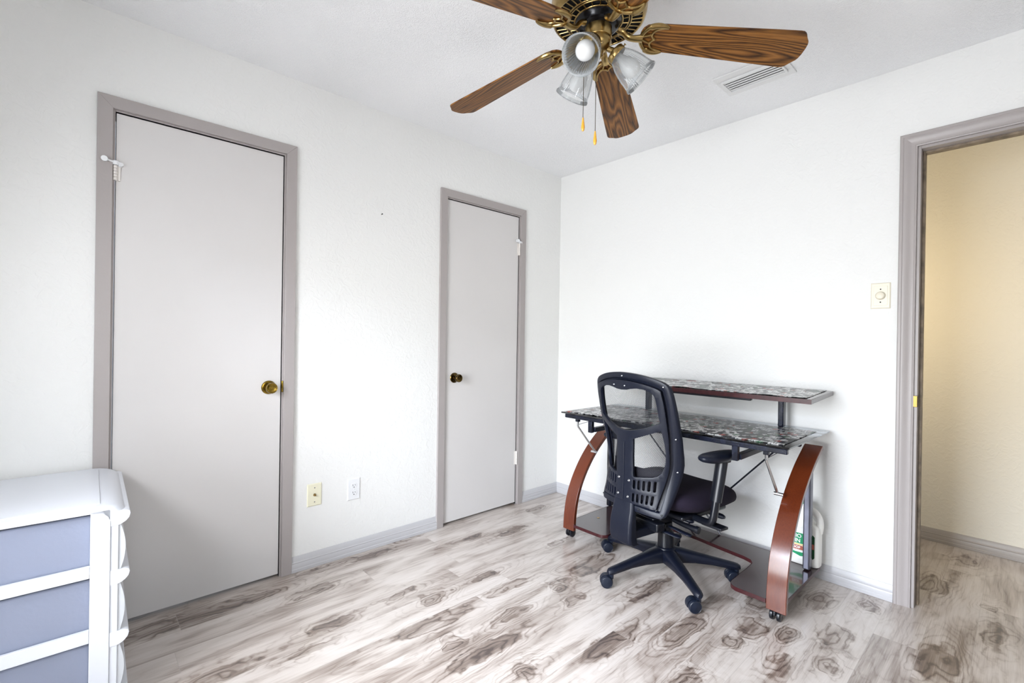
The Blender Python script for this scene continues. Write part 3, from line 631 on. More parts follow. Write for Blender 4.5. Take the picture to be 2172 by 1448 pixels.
# pull chains
def chain(off_r, off_f, z0, z1, zb):
    p = rt * off_r + fw * off_f; m_ = MB(); z = z0
    while z > z1: m_.sphere((p.x, p.y, z), .0016, 6, 4); z -= .0039
    m_.tube([(p.x, p.y, z0), (p.x, p.y, z1)], .0006, 5)
    c = m_.build('pull_chain', M_chain, fan)
    Mx = Matrix.Translation((p.x, p.y, 0))
    MB().lathe([(0, z1), (.0022, z1), (.0030, z1 - .006), (.0056, (z1 + zb) / 2 - .004), (.0062, zb + .012), (.0048, zb + .004), (.0026, zb), (0, zb)], 20, Mx).build('pull_handle', M_orange, c)
chain(-.046, .004, 2.150, 1.921, 1.876); chain(-.0075, -.012, 2.125, 1.869, 1.824)

# ------------------------------------------------------------------ three-drawer plastic cart
cart = thing('drawer_cart', 'white plastic three-drawer storage cart with frosted drawers standing in front of the closet door casing', 'storage cart', (0, 0, 0))
_c = Matrix.Translation((.58, -2.69, 0)) @ Matrix.Rotation(math.radians(-1.0), 4, 'Z') @ Matrix.Translation((-.58, 2.69, 0)); cart.location = _c.translation; cart.rotation_euler = (0, 0, math.radians(-1.0))
CX0, CX1, CYF, CYB, CZ = .03, .58, -2.655, -3.04, .648
# side frames with three openings
wins = [(.479, .635), (.289, .443), (.095, .250)]
for x0, x1 in ((CX1 - .012, CX1), (CX0, CX0 + .012)):
    m_ = MB(); m_.box(x0, x1, -2.722, -2.676, .03, .640).box(x0, x1, CYB, CYB + .045, .03, .640)
    zz = [.03] + [v for w_ in wins[::-1] for v in w_] + [.640]
    for k in range(0, len(zz), 2): m_.box(x0, x1, CYB + .045, -2.722, zz[k], zz[k + 1])
    m_.box(x0 + .003 if x0 < .3 else x0, x1 if x0 < .3 else x1 - .003, -2.676, -2.657, .03, .630)
    m_.build('side_frame', M_unit, cart, bevel=.0015)
MB().box(CX0 + .012, CX1 - .012, CYB, CYB + .006, .03, .64).build('back_panel', M_unit, cart)
# cross rails with lipped ends
for zt in (.630, .450, .262, .085):
    P = [(-2.6755, zt), (-2.640, zt), (-2.631, zt - .004), (-2.629, zt - .012), (-2.632, zt - .024), (-2.640, zt - .034), (-2.651, zt - .041), (-2.657, zt - .043), (-2.6755, zt - .043)]
    MB().prism(P, CX0, CX1 - .0006, axis=0).build('cross_rail', M_unit, cart, bevel=.0008, smooth=40)
# lid, bull-nosed to the front, corners rounded in plan
P = [(CYB - .004, .636), (CYB - .006, .648), (CYB + .01, .652), (-2.80, .652), (-2.70, .652), (-2.685, .6515), (-2.668, .648), (-2.654, .6415), (-2.643, .632), (-2.6365, .620), (-2.635, .610), (-2.638, .602), (-2.643, .600), (-2.648, .606), (-2.652, .618), (-2.665, .630), (-2.70, .634)]
vs = []; xs = [0, .0015, .005, .011, .020, .032, .060, .20]; xs = [CX0 + a for a in xs] + [CX1 - a for a in xs[::-1]]; n = len(P)
for x in xs:
    e_ = min(x - CX0, CX1 - x); sh = .030 * (1 - math.sqrt(max(0, 1 - (1 - min(e_, .032) / .032) ** 2)))
    for y, z in P: vs.append((x, y - sh * max(0, min(1, (y + 2.74) / .07)), z))
MB().add(vs, [tuple(range(n))[::-1], tuple((len(xs) - 1) * n + k for k in range(n))] + [(i * n + k, i * n + (k + 1) % n, (i + 1) * n + (k + 1) % n, (i + 1) * n + k) for i in range(len(xs) - 1) for k in range(n)]).build('lid', M_unit, cart, smooth=50)
MB().box(CX0 + .035, CX1 - .035, CYB + .03, -2.70, .6515, .6540).build('lid_panel', M_unit, cart, bevel=.0015)
MB().box(CX0, CX1, CYB, -2.657, 0.0005, .03).build('plinth', M_unit, cart, bevel=.003)
for k, (z0, z1) in enumerate(wins):
    dr = MB().box(CX0 + .016, CX1 - .018, CYB + .012, -2.665, z0 - .018, z1 - .010).build('drawer', M_frost, cart, bevel=.006)
    zt = z1 - .045; zb = z0 - .028
    if k == 0: zt, zb = .588, .446
    if k == 1: zt, zb = .408, .258
    if k == 2: zt, zb = .220, .080
    n = 10; P = [(-2.664, zb)] + [(-2.6555 + .0165 * math.sin(PI * (.08 + .84 * i / n)), zb + (zt - zb) * i / n) for i in range(n + 1)] + [(-2.664, zt)]
    MB().prism(P, CX0 + .014, CX1 - .006, axis=0).build('drawer_front', M_front, dr, bevel=.001, smooth=50)
    MB().tube([(.2, -2.644, zt - .004), (.41, -2.644, zt - .004)], .005, 10).build('drawer_handle', M_unit, dr)

# ------------------------------------------------------------------ desk
desk = thing('computer_desk', 'glass-topped computer desk on two curved cherry wood legs against the back wall', 'desk', (0, 0, 0))
# curved legs (front face profile y,z)
LP = [(-.602, .052), (-.596, .14), (-.575, .24), (-.535, .33), (-.478, .415), (-.410, .490), (-.330, .557), (-.245, .613), (-.150, .662), (-.105, .683)]
LP = [(p.x, p.y) for p in smooth_path([(a, b_, 0) for a, b_ in LP], 4)]
def leg_poly(t=.022):
    inner = []
    for i, p in enumerate(LP):
        a = LP[max(i - 1, 0)]; b_ = LP[min(i + 1, len(LP) - 1)]; d = Vector((b_[0] - a[0], b_[1] - a[1])).normalized(); inner.append((p[0] + d.y * t, p[1] - d.x * t))
    top = [(-.092, .686), (-.078, .680), (-.072, .668)]
    return LP + top + inner[::-1]
for x0, x1 in ((.592, .672), (1.724, 1.802)):
    m_ = MB(); q = leg_poly(); n = len(LP); vs = []
    # quad strip solid so the curved plate shades well
    inner = q[len(LP) + 3:][::-1]
    for x in (x0, x1):
        for p in LP: vs.append((x, p[0], p[1]))
        for p in inner: vs.append((x, p[0], p[1]))
    S = 2 * n; fs = []
    for i in range(n - 1):
        fs += [(i, i + 1, S + i + 1, S + i), (n + i + 1, n + i, S + n + i, S + n + i + 1), (i + 1, i, n + i, n + i + 1), (S + i, S + i + 1, S + n + i + 1, S + n + i)]
    fs += [(0, S, S + n, n), (n - 1, 2 * n - 1, S + 2 * n - 1, S + n - 1)]
    lg = m_.add(vs, fs).build('leg', M_cherry, desk, bevel=.002, smooth=40)
    # twin-wheel caster under the leg
    xc = (x0 + x1) / 2 - .010
    c_ = MB(); c_.tube([(xc, -.578, .060), (xc, -.578, .040)], .006, 10); c_.box(xc - .006, xc + .006, -.590, -.556, .026, .046)
    c_ = c_.build('caster', M_blacks, desk, bevel=.003)
    for s_ in (-1, 1):
        MB().lathe([(0, -.008), (.018, -.008), (.0235, -.005), (.0240, 0), (.0235, .005), (.018, .008), (0, .008)], 28, frame_to((xc + s_ * .014, -.566, .0245), (1, 0, 0))).build('wheel', M_blacks, c_)
# rear posts
for x0, x1, mt in ((.606, .636, M_metal), (1.745, 1.775, M_postgrey)):
    MB().box(x0, x1, -.190, -.145, .096, .612).build('rear_post', mt, desk, bevel=.006)
    MB().tube([((x0 + x1) / 2 + .016, -.19, .50), ((x0 + x1) / 2 + .016, -.186, .50)], .004, 10)
# rear casters
for xc in (.76, 1.60):
    c_ = MB().tube([(xc, -.16, .082), (xc, -.16, .040)], .006, 10).build('caster', M_blacks, desk)
    for s_ in (-1, 1):
        MB().lathe([(0, -.008), (.018, -.008), (.0235, -.005), (.0240, 0), (.0235, .005), (.018, .008), (0, .008)], 28, frame_to((xc + s_ * .014, -.16, .0245), (1, 0, 0))).build('wheel', M_blacks, c_)
# U-shaped base shelf
BP = [(.615, -.09), (.615, -.580), (.672, -.580), (.672, -.60)]
BP += [(.84, -.60)] + arc(.855, -.565, .035, -PI / 2, 0, 5)[1:] + [(.890, -.35)]
BP += [(.905, -.29), (.95, -.235), (1.02, -.206), (1.12, -.198), (1.24, -.212), (1.37, -.236), (1.50, -.255), (1.540, -.270), (1.560, -.300), (1.563, -.40), (1.562, -.55)]
BP += arc(1.612, -.553, .050, PI, 1.5 * PI, 6)[1:] + [(1.724, -.603), (1.724, -.580), (1.788, -.580), (1.795, -.09)]
MB().prism(BP, .076, .092).build('base_shelf', M_mahog, desk, bevel=.001, smooth=30)
n = len(BP); m_ = MB(); vs = []
for i in range(n):
    a = Vector(BP[i - 1]); b_ = Vector(BP[(i + 1) % n]); d = (b_ - a).normalized(); o_ = Vector((d.y, -d.x))
    cen = Vector(BP[i]); 
    for z in (.0755, .0925): vs.append((cen.x - o_.x * .0012 * -1, cen.y - o_.y * .0012 * -1, z))
m_.add(vs, [(2 * i, 2 * ((i + 1) % n), 2 * ((i + 1) % n) + 1, 2 * i + 1) for i in range(n)]).build('shelf_edge_band', M_mahedge, desk, smooth=30)
MB().lathe([(0, .092), (.008, .092), (.008, .0935), (0, .094)], 16, Matrix.Translation((.70, -.40, 0))).build('bolt_cap', M_antbrass, desk)
# top frame: front rail, rear cross rail, side rails
MB().box(.602, 1.800, -.612, -.590, .716, .738).build('front_rail', M_metal, desk, bevel=.003)
MB().box(.675, 1.722, -.165, -.140, .672, .694).build('rear_rail', M_metal, desk, bevel=.003)
# keyboard tray brackets
for x in (.788, 1.590):
    m_ = MB(); m_.box(x - .013, x + .013, -.612, -.588, .652, .717).build('bracket_post', M_metal, desk, bevel=.002)
    m_ = MB(); m_.box(x - .006, x + .020, -.588, -.180, .655, .680).build('tray_rail', M_metal, desk, bevel=.002)
# struts from the rail down to the legs, with chrome ends
for xt, xb, sgn in ((.650, .702, 1), (1.700, 1.712, -1)):
    MB().box(xt - .011, xt + .011, -.560, -.538, .690, .722).build('strut_socket', M_metal, desk, bevel=.002)
    m_ = MB(); m_.tube([(xt, -.549, .694), (xt, -.549, .668)], [.0065, .0065], 14).tube([(xt, -.549, .668), (xt, -.547, .660), (xb, -.445, .505)], .0058, 12)
    m_.tube([(xb - sgn * .026, -.447, .502), (xb + sgn * .012, -.447, .502)], .0075, 14).build('support_strut', M_chrome, desk)
    MB().tube([(xt, -.547, .672), (xt + .012 * sgn * -1, -.19, .694)], .0014, 6).build('tension_wire', M_metal, desk)
# crossed back braces
m_ = MB().tube([(.840, -.075, .600), (1.305, -.075, .093)], .0045, 8).build('back_brace', M_metal, desk)
m_ = MB().tube([(1.600, -.085, .635), (1.115, -.085, .093)], .0045, 8).build('back_brace', M_metal, desk)
# glass top
MB().box(.585, 1.812, -.627, -.035, .742, .750).build('glass_top', M_deskglass, desk, bevel=.001)
for x in (.64, 1.76):
    for y in (-.58, -.15): 
        MB().lathe([(.012, .738), (.012, .742), (0, .742)], 16, Matrix.Translation((x, y, 0))).build('glass_pad', M_blacks, desk)
# raised shelf on two posts
for x in (.852, 1.617):
    MB().box(x - .013, x + .013, -.118, -.078, .7502, .930).box(x - .013, x + .013, -.118, -.078, .690, .7418).build('shelf_post', M_metal, desk, bevel=.004)
    MB().box(x - .012, x + .012, -.32, -.06, .912, .920).build('shelf_bracket', M_metal, desk, bevel=.002)
tilt = Matrix.Translation((0, -.02, .944)) @ Matrix.Rotation(math.radians(2.6), 4, 'X')
MB().box(.675, 1.820, -.352, 0, -.022, 0, tilt).build('upper_shelf', M_mahog, desk, bevel=.0015)
MB().box(.674, 1.8205, -.3535, -.3518, -.0215, -.0005, tilt).build('shelf_front_band', M_mahedge, desk)
MB().box(1.00, 1.56, -.34, -.315, -.034, -.022, tilt).build('under_shelf_batten', M_blacks, desk, bevel=.003)

# mats lying on the desk and on the raised shelf
def wavy_mat(name, label, x0, x1, y0, y1, base, M=None, amp=.0022, seed=0, edge=.004):
    nx, ny = 120, 26; vs = []; fs = []
    for j in range(ny + 1):
        for i in range(nx + 1):
            u = i / nx; v = j / ny; x = x0 + (x1 - x0) * u; y = y0 + (y1 - y0) * v
            ed = max(0, 1 - min(v, 1 - v) * 5)
            y += edge * ed * noise.noise(Vector((x * 9, seed, v * 2))) ; x += .003 * max(0, 1 - min(u, 1 - u) * 20) * noise.noise(Vector((seed, y * 20, 1)))
            h = amp * (.5 + .5 * noise.noise(Vector((x * 6, y * 7, seed)))) + .0065 * ed ** 2 * max(0, noise.noise(Vector((x * 7, seed + 3, v * 3))))
            vs.append((x, y, base + .0012 + h))
    for j in range(ny):
        for i in range(nx): k = j * (nx + 1) + i; fs.append((k, k + 1, k + nx + 2, k + nx + 1))
    o = MB().add(vs, fs, M).build(name, M_collage, solid=.0011, smooth=60); o['label'] = label; o['category'] = 'desk mat'; o['group'] = 'collage print mats on the desk'
    return o
wavy_mat('desk_mat', 'large black and white collage print mat lying on the glass desktop', .600, 1.780, -.608, -.126, .7500, seed=1)
wavy_mat('desk_mat', 'narrow collage print mat covering the raised shelf above the desktop', .69, 1.795, -.340, -.004, 0.0, tilt, seed=5)

# ------------------------------------------------------------------ jug on the desk's base shelf
jug = thing('cleaner_jug', 'white plastic jug with green labels standing on the desk base shelf behind the curved leg', 'jug', (1.722, -.098, .0925), 0)
def ring_pts(cx, w_, d_, z, r=.35, n=40):
    out = []
    for k in range(n):
        a = 2 * PI * k / n; c, s_ = math.cos(a), math.sin(a); out.append((cx + w_ * abs(c) ** .45 * (1 if c > 0 else -1), d_ * abs(s_) ** .45 * (1 if s_ > 0 else -1), z))
    return out
m_ = MB(); rings = [(0, .070, .036, 0.0), (0, .076, .040, .004), (0, .077, .041, .02), (0, .077, .041, .175), (0, .074, .040, .190), (-.012, .052, .034, .215), (-.006, .032, .028, .245), (.004, .020, .020, .270), (.006, .017, .017, .285), (.006, .015, .015, .295)]
vs = []; 
for cx, w_, d_, z in rings: vs += ring_pts(cx, w_, d_, z)
n = 40; fs = [tuple(range(n))[::-1], tuple((len(rings) - 1) * n + j for j in range(n))]
for i in range(len(rings) - 1):
    for j in range(n): fs.append((i * n + j, i * n + (j + 1) % n, (i + 1) * n + (j + 1) % n, (i + 1) * n + j))
m_.add(vs, fs).build('jug_body', M_jug, jug, smooth=50)
MB().tube(smooth_path([(.012, 0, .262), (.030, 0, .266), (.052, 0, .258), (.068, 0, .232), (.072, 0, .200), (.068, 0, .165)], 5), .0125, 14, flat=(1, 1.25)).build('jug_handle', M_jug, jug)
MB().lathe([(0, .293), (.019, .293), (.019, .310), (.016, .314), (0, .314)], 24, Matrix.Translation((.006, 0, 0))).build('jug_cap', M_green, jug)
lb = MB().box(-.066, .030, -.0425, -.0405, .030, .180).build('front_label', M_tag, jug)
MB().box(-.066, .030, -.0432, -.0424, .103, .154).build('green_band', M_green, lb)
MB().box(-.066, .030, -.0432, -.0424, .096, .100).build('yellow_stripe', M_yel, lb)
MB().box(-.066, .030, -.0432, -.0424, .072, .093).build('red_band', M_red, lb)
MB().prism([(-.066, .066), (-.066, .060), (.0, .042), (.03, .048), (.03, .062), (-.02, .060)], -.0432, -.0424, axis=1).build('green_swoosh', M_green, lb)
def text(s_, size, loc, parent, name='lettering', material=M_tag):
    c = bpy.data.curves.new('t', 'FONT'); c.body = s_; c.size = size; c.extrude = .0002; c.offset = .0006
    o = bpy.data.objects.new('t', c); COL.objects.link(o); dg = bpy.context.evaluated_depsgraph_get()
    me = bpy.data.meshes.new_from_object(o.evaluated_get(dg)); bpy.data.objects.remove(o)
    t = bpy.data.objects.new(name, me); COL.objects.link(t); me.materials.clear(); me.materials.append(material); t.parent = parent; t.location = loc; t.rotation_euler = (PI / 2, 0, 0); return t
text('IO', .025, (-.022, -.0434, .131), lb); text('IN', .025, (-.025, -.0434, .108), lb); text('DOR', .0165, (-.034, -.0434, .077), lb)
sl = MB().prism([(.014, .05), (.014, .15), (.02, .158), (.052, .158), (.060, .150), (.060, .05), (.054, .042), (.02, .042)], -.0422, -.0405, axis=1).build('side_label', M_dgreen, jug)
MB().box(.016, .058, -.0428, -.0420, .090, .115).build('label_stripe', M_red, sl)

# ------------------------------------------------------------------ office chair
HX, HY, TH = 1.2335, -.552, math.radians(-10)
chair = thing('office_chair', 'black mesh-back office chair on a five-star base pulled up to the desk', 'office chair', (HX, HY, 0), TH)
RB = Matrix.Rotation(-TH, 4, 'Z')
# star base
sb = MB()
def leg_sections(a):
    M = RB @ Matrix.Rotation(a, 4, 'Z'); S = []
    data = [(.030, .040, .141, .070), (.075, .034, .136, .072), (.14, .0280, .124, .076), (.22, .0245, .110, .074), (.29, .0225, .098, .066), (.325, .0215, .092, .062), (.342, .0185, .088, .062), (.352, .010, .082, .064)]
    for r, hw, zt, zb in data:
        sec = [(-hw, zt - .016), (-hw * .85, zt - .007), (-hw * .5, zt - .0015), (0, zt), (hw * .5, zt - .0015), (hw * .85, zt - .007), (hw, zt - .016), (hw * .82, zb + .006), (hw * .70, zb), (-hw * .70, zb), (-hw * .82, zb + .006)]
        S.append([M @ Vector((r, y, z)) for y, z in sec])
    return S
for k in range(5):
    S = leg_sections(k * 2 * PI / 5 + math.radians(36 - .6)); n = len(S[0]); vs = [p for s_ in S for p in s_]
    fs = [tuple(range(n)), tuple((len(S) - 1) * n + j for j in range(n))[::-1]]
    for i in range(len(S) - 1):
        for j in range(n): fs.append((i * n + j, (i + 1) * n + j, (i + 1) * n + (j + 1) % n, i * n + (j + 1) % n))
    sb.add(vs, fs)
    # ribs on the sides near the hub
    a = k * 2 * PI / 5 + math.radians(36 - .6); M = RB @ Matrix.Rotation(a, 4, 'Z')
    for q in range(9):
        r = .075 + q * .009; hw = interp(r, [.03, .075, .14, .22], [.040, .034, .028, .0245]) * .86
        for s_ in (-1, 1): sb.tube([M @ Vector((r, s_ * hw * 1.0, .118 - (r - .075) * .25)), M @ Vector((r, s_ * hw * .9, .082))], .0022, 6)
sb.lathe([(0, .070), (.046, .070), (.050, .080), (.052, .130), (.048, .140), (.042, .143), (0, .143)], 40)
sb.build('star_base', M_black, chair, smooth=40)
for k in range(5):
    a = k * 2 * PI / 5 + math.radians(36 - .6); p = RB @ Vector((.334 * math.cos(a), .334 * math.sin(a), 0))
    sw = [3.95, 3.75, 4.05, 3.9, 4.0][k]       # where each caster has swivelled to
    M = Matrix.Translation(p) @ RB @ Matrix.Rotation(sw, 4, 'Z')
    c_ = MB(); c_.tube([M @ Vector((0, 0, .070)), M @ Vector((0, 0, .040))], [.0135, .0125], 16)
    # hood: half drum over the wheels
    P = [(.022 + .0300 * math.cos(t), .029 + .0300 * math.sin(t)) for t in [PI * q / 14 for q in range(-1, 16)]] + [(.020, .020)]
    vs = [(x, -.010, z) for x, z in P] + [(x, .010, z) for x, z in P]; n = len(P)
    c_.add(vs, [tuple(range(n))[::-1], tuple(range(n, 2 * n))] + [(i, (i + 1) % n, (i + 1) % n + n, i + n) for i in range(n)], M)
    c_ = c_.build('caster', M_rubber, chair, smooth=40)
    for s_ in (-1, 1):
        Mw = M @ frame_to((.022, s_ * .0200, .0290), (0, s_, 0))
        MB().lathe([(0, -.010), (.022, -.010), (.0285, -.006), (.0285, .003), (.0255, .008), (.0245, .0085), (.0235, .0075), (.016, .0100), (0, .011)], 32, Mw).build('wheel', M_rubber, c_)
MB().lathe([(0, .138), (.0395, .138), (.0385, .215), (.030, .222), (.026, .222), (.026, .300), (0, .300)], 40).build('gas_lift', M_blacks, chair)
# mechanism
m_ = MB(); m_.box(-.075, .075, -.13, .14, .292, .335).box(-.055, .055, -.16, -.10, .268, .325).box(-.16, .16, -.02, .10, .330, .350).box(-.10, .10, -.185, -.13, .275, .318)
m_.build('tilt_mechanism', M_blacks, chair, bevel=.008, seg=3)
for x, y0, y1, z, r_ in ((.050, -.200, .0, .262, .02), (.085, -.16, .01, .272, .018)):
    pass
def lever(P, r, flat=(1.6, .55), tip=None):
    Q = smooth_path(P, 4); m_ = MB().tube(Q, [r * (.7 + .5 * i / (len(Q) - 1)) for i in range(len(Q))], 12, flat=flat)
    if tip: m_.tube([Q[-1], Q[-1] + (Q[-1] - Q[-2]).normalized() * .014], tip, 18)
    return m_.build('lever', M_blacks, chair)
def paddle(P, w_, t_):
    Q = smooth_path(P, 4); n = len(Q); return MB().tube(Q, [w_ * (.75 + .45 * i / (n - 1)) if i < n - 2 else w_ * (1.0 if i == n - 2 else .55) for i in range(n)], 14, flat=(1, t_)).build('lever', M_black, chair)
m_ = MB(); m_.box(-.06, .045, -.150, -.085, .262, .292).box(.0, .085, -.110, -.055, .268, .300).build('lever_housing', M_blacks, chair, bevel=.004)
paddle([(.030, -.122, .272), (.075, -.118, .268), (.120, -.104, .262), (.160, -.092, .258)], .015, .45)
paddle([(.060, -.080, .284), (.110, -.072, .280), (.150, -.062, .272), (.190, -.055, .268)], .014, .45)
lever([(.08, -.05, .308), (.12, -.045, .304), (.200, -.034, .298)], .012, (1, 1), .0175)
paddle([(.09, -.045, .328), (.13, -.030, .326), (.172, -.012, .322)], .014, .8)
paddle([(.10, .135, .335), (.16, .142, .332), (.226, .150, .328)], .0135, .9)
# seat cushion: super-ellipse slab with waterfall front
def seat():
    nu, nv = 48, 12; vs = []; fs = []; cy = .052
    for j in range(nv + 1):
        t = j / nv; ph = -PI / 2 + PI * t; e1 = .55
        rr = abs(math.cos(ph)) ** e1; zz = math.copysign(abs(math.sin(ph)) ** .75, math.sin(ph))
        for i in range(nu):
            a = 2 * PI * i / nu; c, s_ = math.cos(a), math.sin(a)
            x = .262 * rr * math.copysign(abs(c) ** .55, c); y = .255 * rr * math.copysign(abs(s_) ** .6, s_)
            dish = -.012 * (1 - min(1, (x / .22) ** 2)) if zz > 0 else 0
            wf = -.055 * max(0, (y - .12) / .135) ** 2; up = .012 * max(0, (-y - .1) / .15)
            z = .428 + zz * .060 + dish + wf + up
            vs.append((x, cy + y, z))
    for j in range(nv):
        for i in range(nu): fs.append((j * nu + i, j * nu + (i + 1) % nu, (j + 1) * nu + (i + 1) % nu, (j + 1) * nu + i))
    return MB().add(vs, fs)
seat().build('seat_cushion', M_fabric, chair, smooth=180, subd=1)
MB().box(-.19, .19, -.12, .22, .345, .368).build('seat_pan', M_blacks, chair, bevel=.01, seg=3)

# backrest: curved surface measured off the photo; x across, z up
ZS = [.36, .43, .48, .56, .64, .72, .80, .88, .95, 1.04]; WD = [.203, .209, .211, .215, .227, .232, .238, .238, .231, .225]
YS = [-.295, -.291, -.289, -.287, -.286, -.288, -.295, -.302, -.310, -.320]; DS = [.045, .073, .093, .114, .115, .097, .077, .060, .050, .043]
def _tab(ys):
    P = smooth_path([(a, b_, 0) for a, b_ in zip(ZS, ys)], 8); return [p.x for p in P], [p.y for p in P]
_ty, _td, _tw = _tab(YS), _tab(DS), _tab(WD)
def bs(x, z): return interp(z, *_ty) + interp(z, *_td) * (x / interp(z, *_tw)) ** 2
def outer_outline(inset=0.0):
    half = [(0, 1.029), (.04, 1.028), (.09, 1.023), (.14, 1.014), (.185, 1.001), (.208, .990), (.224, .975), (.231, .955), (.237, .91), (.2395, .86), (.239, .80), (.235, .74), (.230, .69), (.226, .62), (.215, .55), (.206, .48), (.200, .43), (.196, .405), (.188, .388), (.172, .381), (.13, .383), (.08, .386), (0, .388)]
    P = [Vector((x, z, 0)) for x, z in half]; P = smooth_path(P, 2)
    full = [(p.x, p.y) for p in P] + [(-p.x, p.y) for p in P[-2:0:-1]]
    if inset:
        n = len(full); out = []
        for i in range(n):
            a = Vector(full[i - 1]); b_ = Vector(full[(i + 1) % n]); d = (b_ - a).normalized(); nn = Vector((-d.y, d.x))   # clockwise outline -> inside is to the right
            p = Vector(full[i]) - nn * inset * -1 * -1; out.append((p.x, p.y))
        return out
    return full
def ringband(sections, name, material):
    """sections: list of (inset, yoffset) lofted round the outline; yoffset negative = towards the rear of the chair"""
    loops = []
    for ins, yo in sections:
        L_ = outer_outline(ins); loops.append([(x, bs(x, z) + yo, z) for x, z in L_])
    n = len(loops[0]); vs = [p for l in loops for p in l]; m_ = len(loops); fs = []
    for i in range(m_):
        i2 = (i + 1) % m_
        for j in range(n): fs.append((i * n + j, i * n + (j + 1) % n, i2 * n + (j + 1) % n, i2 * n + j))
    return MB().add(vs, fs).build(name, material, chair, smooth=40)
backrest = ringband([(0, -.003), (.0015, -.008), (.005, -.0095), (.0235, -.0095), (.0270, -.0075), (.0300, .004), (.050, .005), (.054, .009), (.050, .013), (.004, .013), (0, .008)], 'back_frame', M_black)
# inner plate with openings via constrained triangulation
def cdt_panel(outline, holes, step=.016):
    pts = []; edges = []; faces_in = []
    def add_loop(L_):
        k = len(pts); pts.extend([Vector(p) for p in L_]); n = len(L_); edges.extend([(k + i, k + (i + 1) % n) for i in range(n)])
    add_loop(outline)
    for h in holes: add_loop(h)
    def inside(p, L_):
        c = False; n = len(L_)
        for i in range(n):
            a, b_ = L_[i], L_[i - 1]
            if (a[1] > p[1]) != (b_[1] > p[1]) and p[0] < (b_[0] - a[0]) * (p[1] - a[1]) / (b_[1] - a[1]) + a[0]: c = not c
        return c
    def dist(p, L_):
        return min((Vector(p) - Vector(q)).length for q in L_)
    xs = [p[0] for p in outline]; zs = [p[1] for p in outline]; z = min(zs) + step / 2
    while z < max(zs):
        x = min(xs) + step / 2
        while x < max(xs):
            p = (x, z)
            if inside(p, outline) and not any(inside(p, h) for h in holes) and dist(p, outline) > step * .45 and all(dist(p, h) > step * .45 for h in holes): pts.append(Vector(p))
            x += step
        z += step
    r = delaunay_2d_cdt(pts, edges, [], 0, 1e-6)
    V, Fc = r[0], r[2]; keep = []
    for f in Fc:
        c = sum((Vector(V[i]) for i in f), Vector((0, 0))) / len(f)
        if inside(c, outline) and not any(inside(c, h) for h in holes): keep.append(tuple(f))
    return V, keep
def dens(L_, d=.012):
    out = []
    for i in range(len(L_)):
        a = Vector(L_[i]); b_ = Vector(L_[(i + 1) % len(L_)]); n = max(1, int((b_ - a).length / d))
        for k in range(n): q = a + (b_ - a) * k / n; out.append((q.x, q.y))
    return out
def sym(half): return half + [(-x, z) for x, z in half[::-1] if abs(x) > 1e-6]
def slot(x, z0, z1, w_): 
    return arc(x, z1 - w_, w_, 0, PI, 5) + arc(x, z0 + w_, w_, PI, 2 * PI, 5)
inner_out = [(p[0], p[1]) for p in outer_outline(.0365)]
inner_out = [(x * (1 - .02 * max(0, min(1, (.54 - z) / .08))), z) for x, z in inner_out]
up_half = [(0, .948), (.030, .950), (.055, .956), (.085, .9605), (.120, .958), (.148, .949), (.163, .938), (.170, .920), (.173, .885), (.176, .83), (.178, .812)]
up = [(0, .757), (.03, .757)] 
upwin = dens([(0, .757), (-.035, .760), (-.060, .765), (-.115, .781), (-.178, .812)] + [(-x, z) for x, z in up_half[::-1] if x < .178 and x > 0] + [(0, .948)] + [(x, z) for x, z in up_half if x > 0 and x < .178] + [(.178, .812), (.115, .781), (.060, .765), (.035, .760)])
low_r = dens([(.050, .722), (.110, .748), (.178, .778), (.181, .72), (.180, .665), (.176, .625), (.170, .600), (.160, .578), (.148, .564), (.130, .556), (.060, .546), (.052, .548), (.050, .560), (.048, .64)])
low_l = [(-x, z) for x, z in low_r[::-1]]
holes = [upwin, low_r, low_l]
for k in range(5):
    xk = .0565 + .0215 * k
    for s_ in (-1, 1):
        h1 = slot(s_ * xk, .492, .533 + .002 * k, .0052); h2 = slot(s_ * xk * .975, .433, .472 + .001 * k, .0052); holes += [h1, h2]
V, Fc = cdt_panel(dens(inner_out, .014), holes)
m_ = MB(); m_.add([(v.x, bs(v.x, v.y) - .014, v.y) for v in V], Fc)
plate_o = m_.build('back_plate', M_black, chair, solid=.014, solid_off=0, smooth=40)
plate_o.modifiers['solid'].offset = 0
md = plate_o.modifiers.new('bevel', 'BEVEL'); md.width = .0018; md.segments = 2; md.limit_method = 'ANGLE'; md.angle_limit = math.radians(50)
MB().tube([(0, bs(0, z) - .0215, z) for z in (.43, .5, .6, .70)], .0022, 8).build('spine_ridge', M_black, plate_o)
for x, z in ((.033, .526), (.030, .450), (-.030, .528), (-.032, .452)):
    MB().lathe([(.0062, 0), (.0062, .003), (.004, .0048), (.0018, .0035), (0, .0035)], 16, frame_to((x, bs(x, z) - .020, z), (0, -1, 0))).build('screw', M_screw, plate_o)
for x, z in ((.082, .404), (.182, .400), (.212, .59), (.2225, .742), (.205, .975), (.0, 1.012), (.022, .9675), (-.048, .968), (-.182, .400)):
    yy = bs(x, z) - (.0215 if abs(z - .9677) < .003 else .0125)
    MB().lathe([(.0042, 0), (.0042, .002), (.0025, .003), (.001, .002), (0, .002)], 12, frame_to((x, yy, z), (0, -1, 0))).build('screw', M_blacks if abs(z - .9677) > .5 else M_screw, backrest)
# woven mesh stretched on the front side
V, Fc = cdt_panel(dens([(x, z) for x, z in outer_outline(.010)], .02), [], .03)
MB().add([(v.x, bs(v.x, v.y) + .018, v.y) for v in V], Fc).build('mesh_panel', M_mesh, chair, smooth=60)
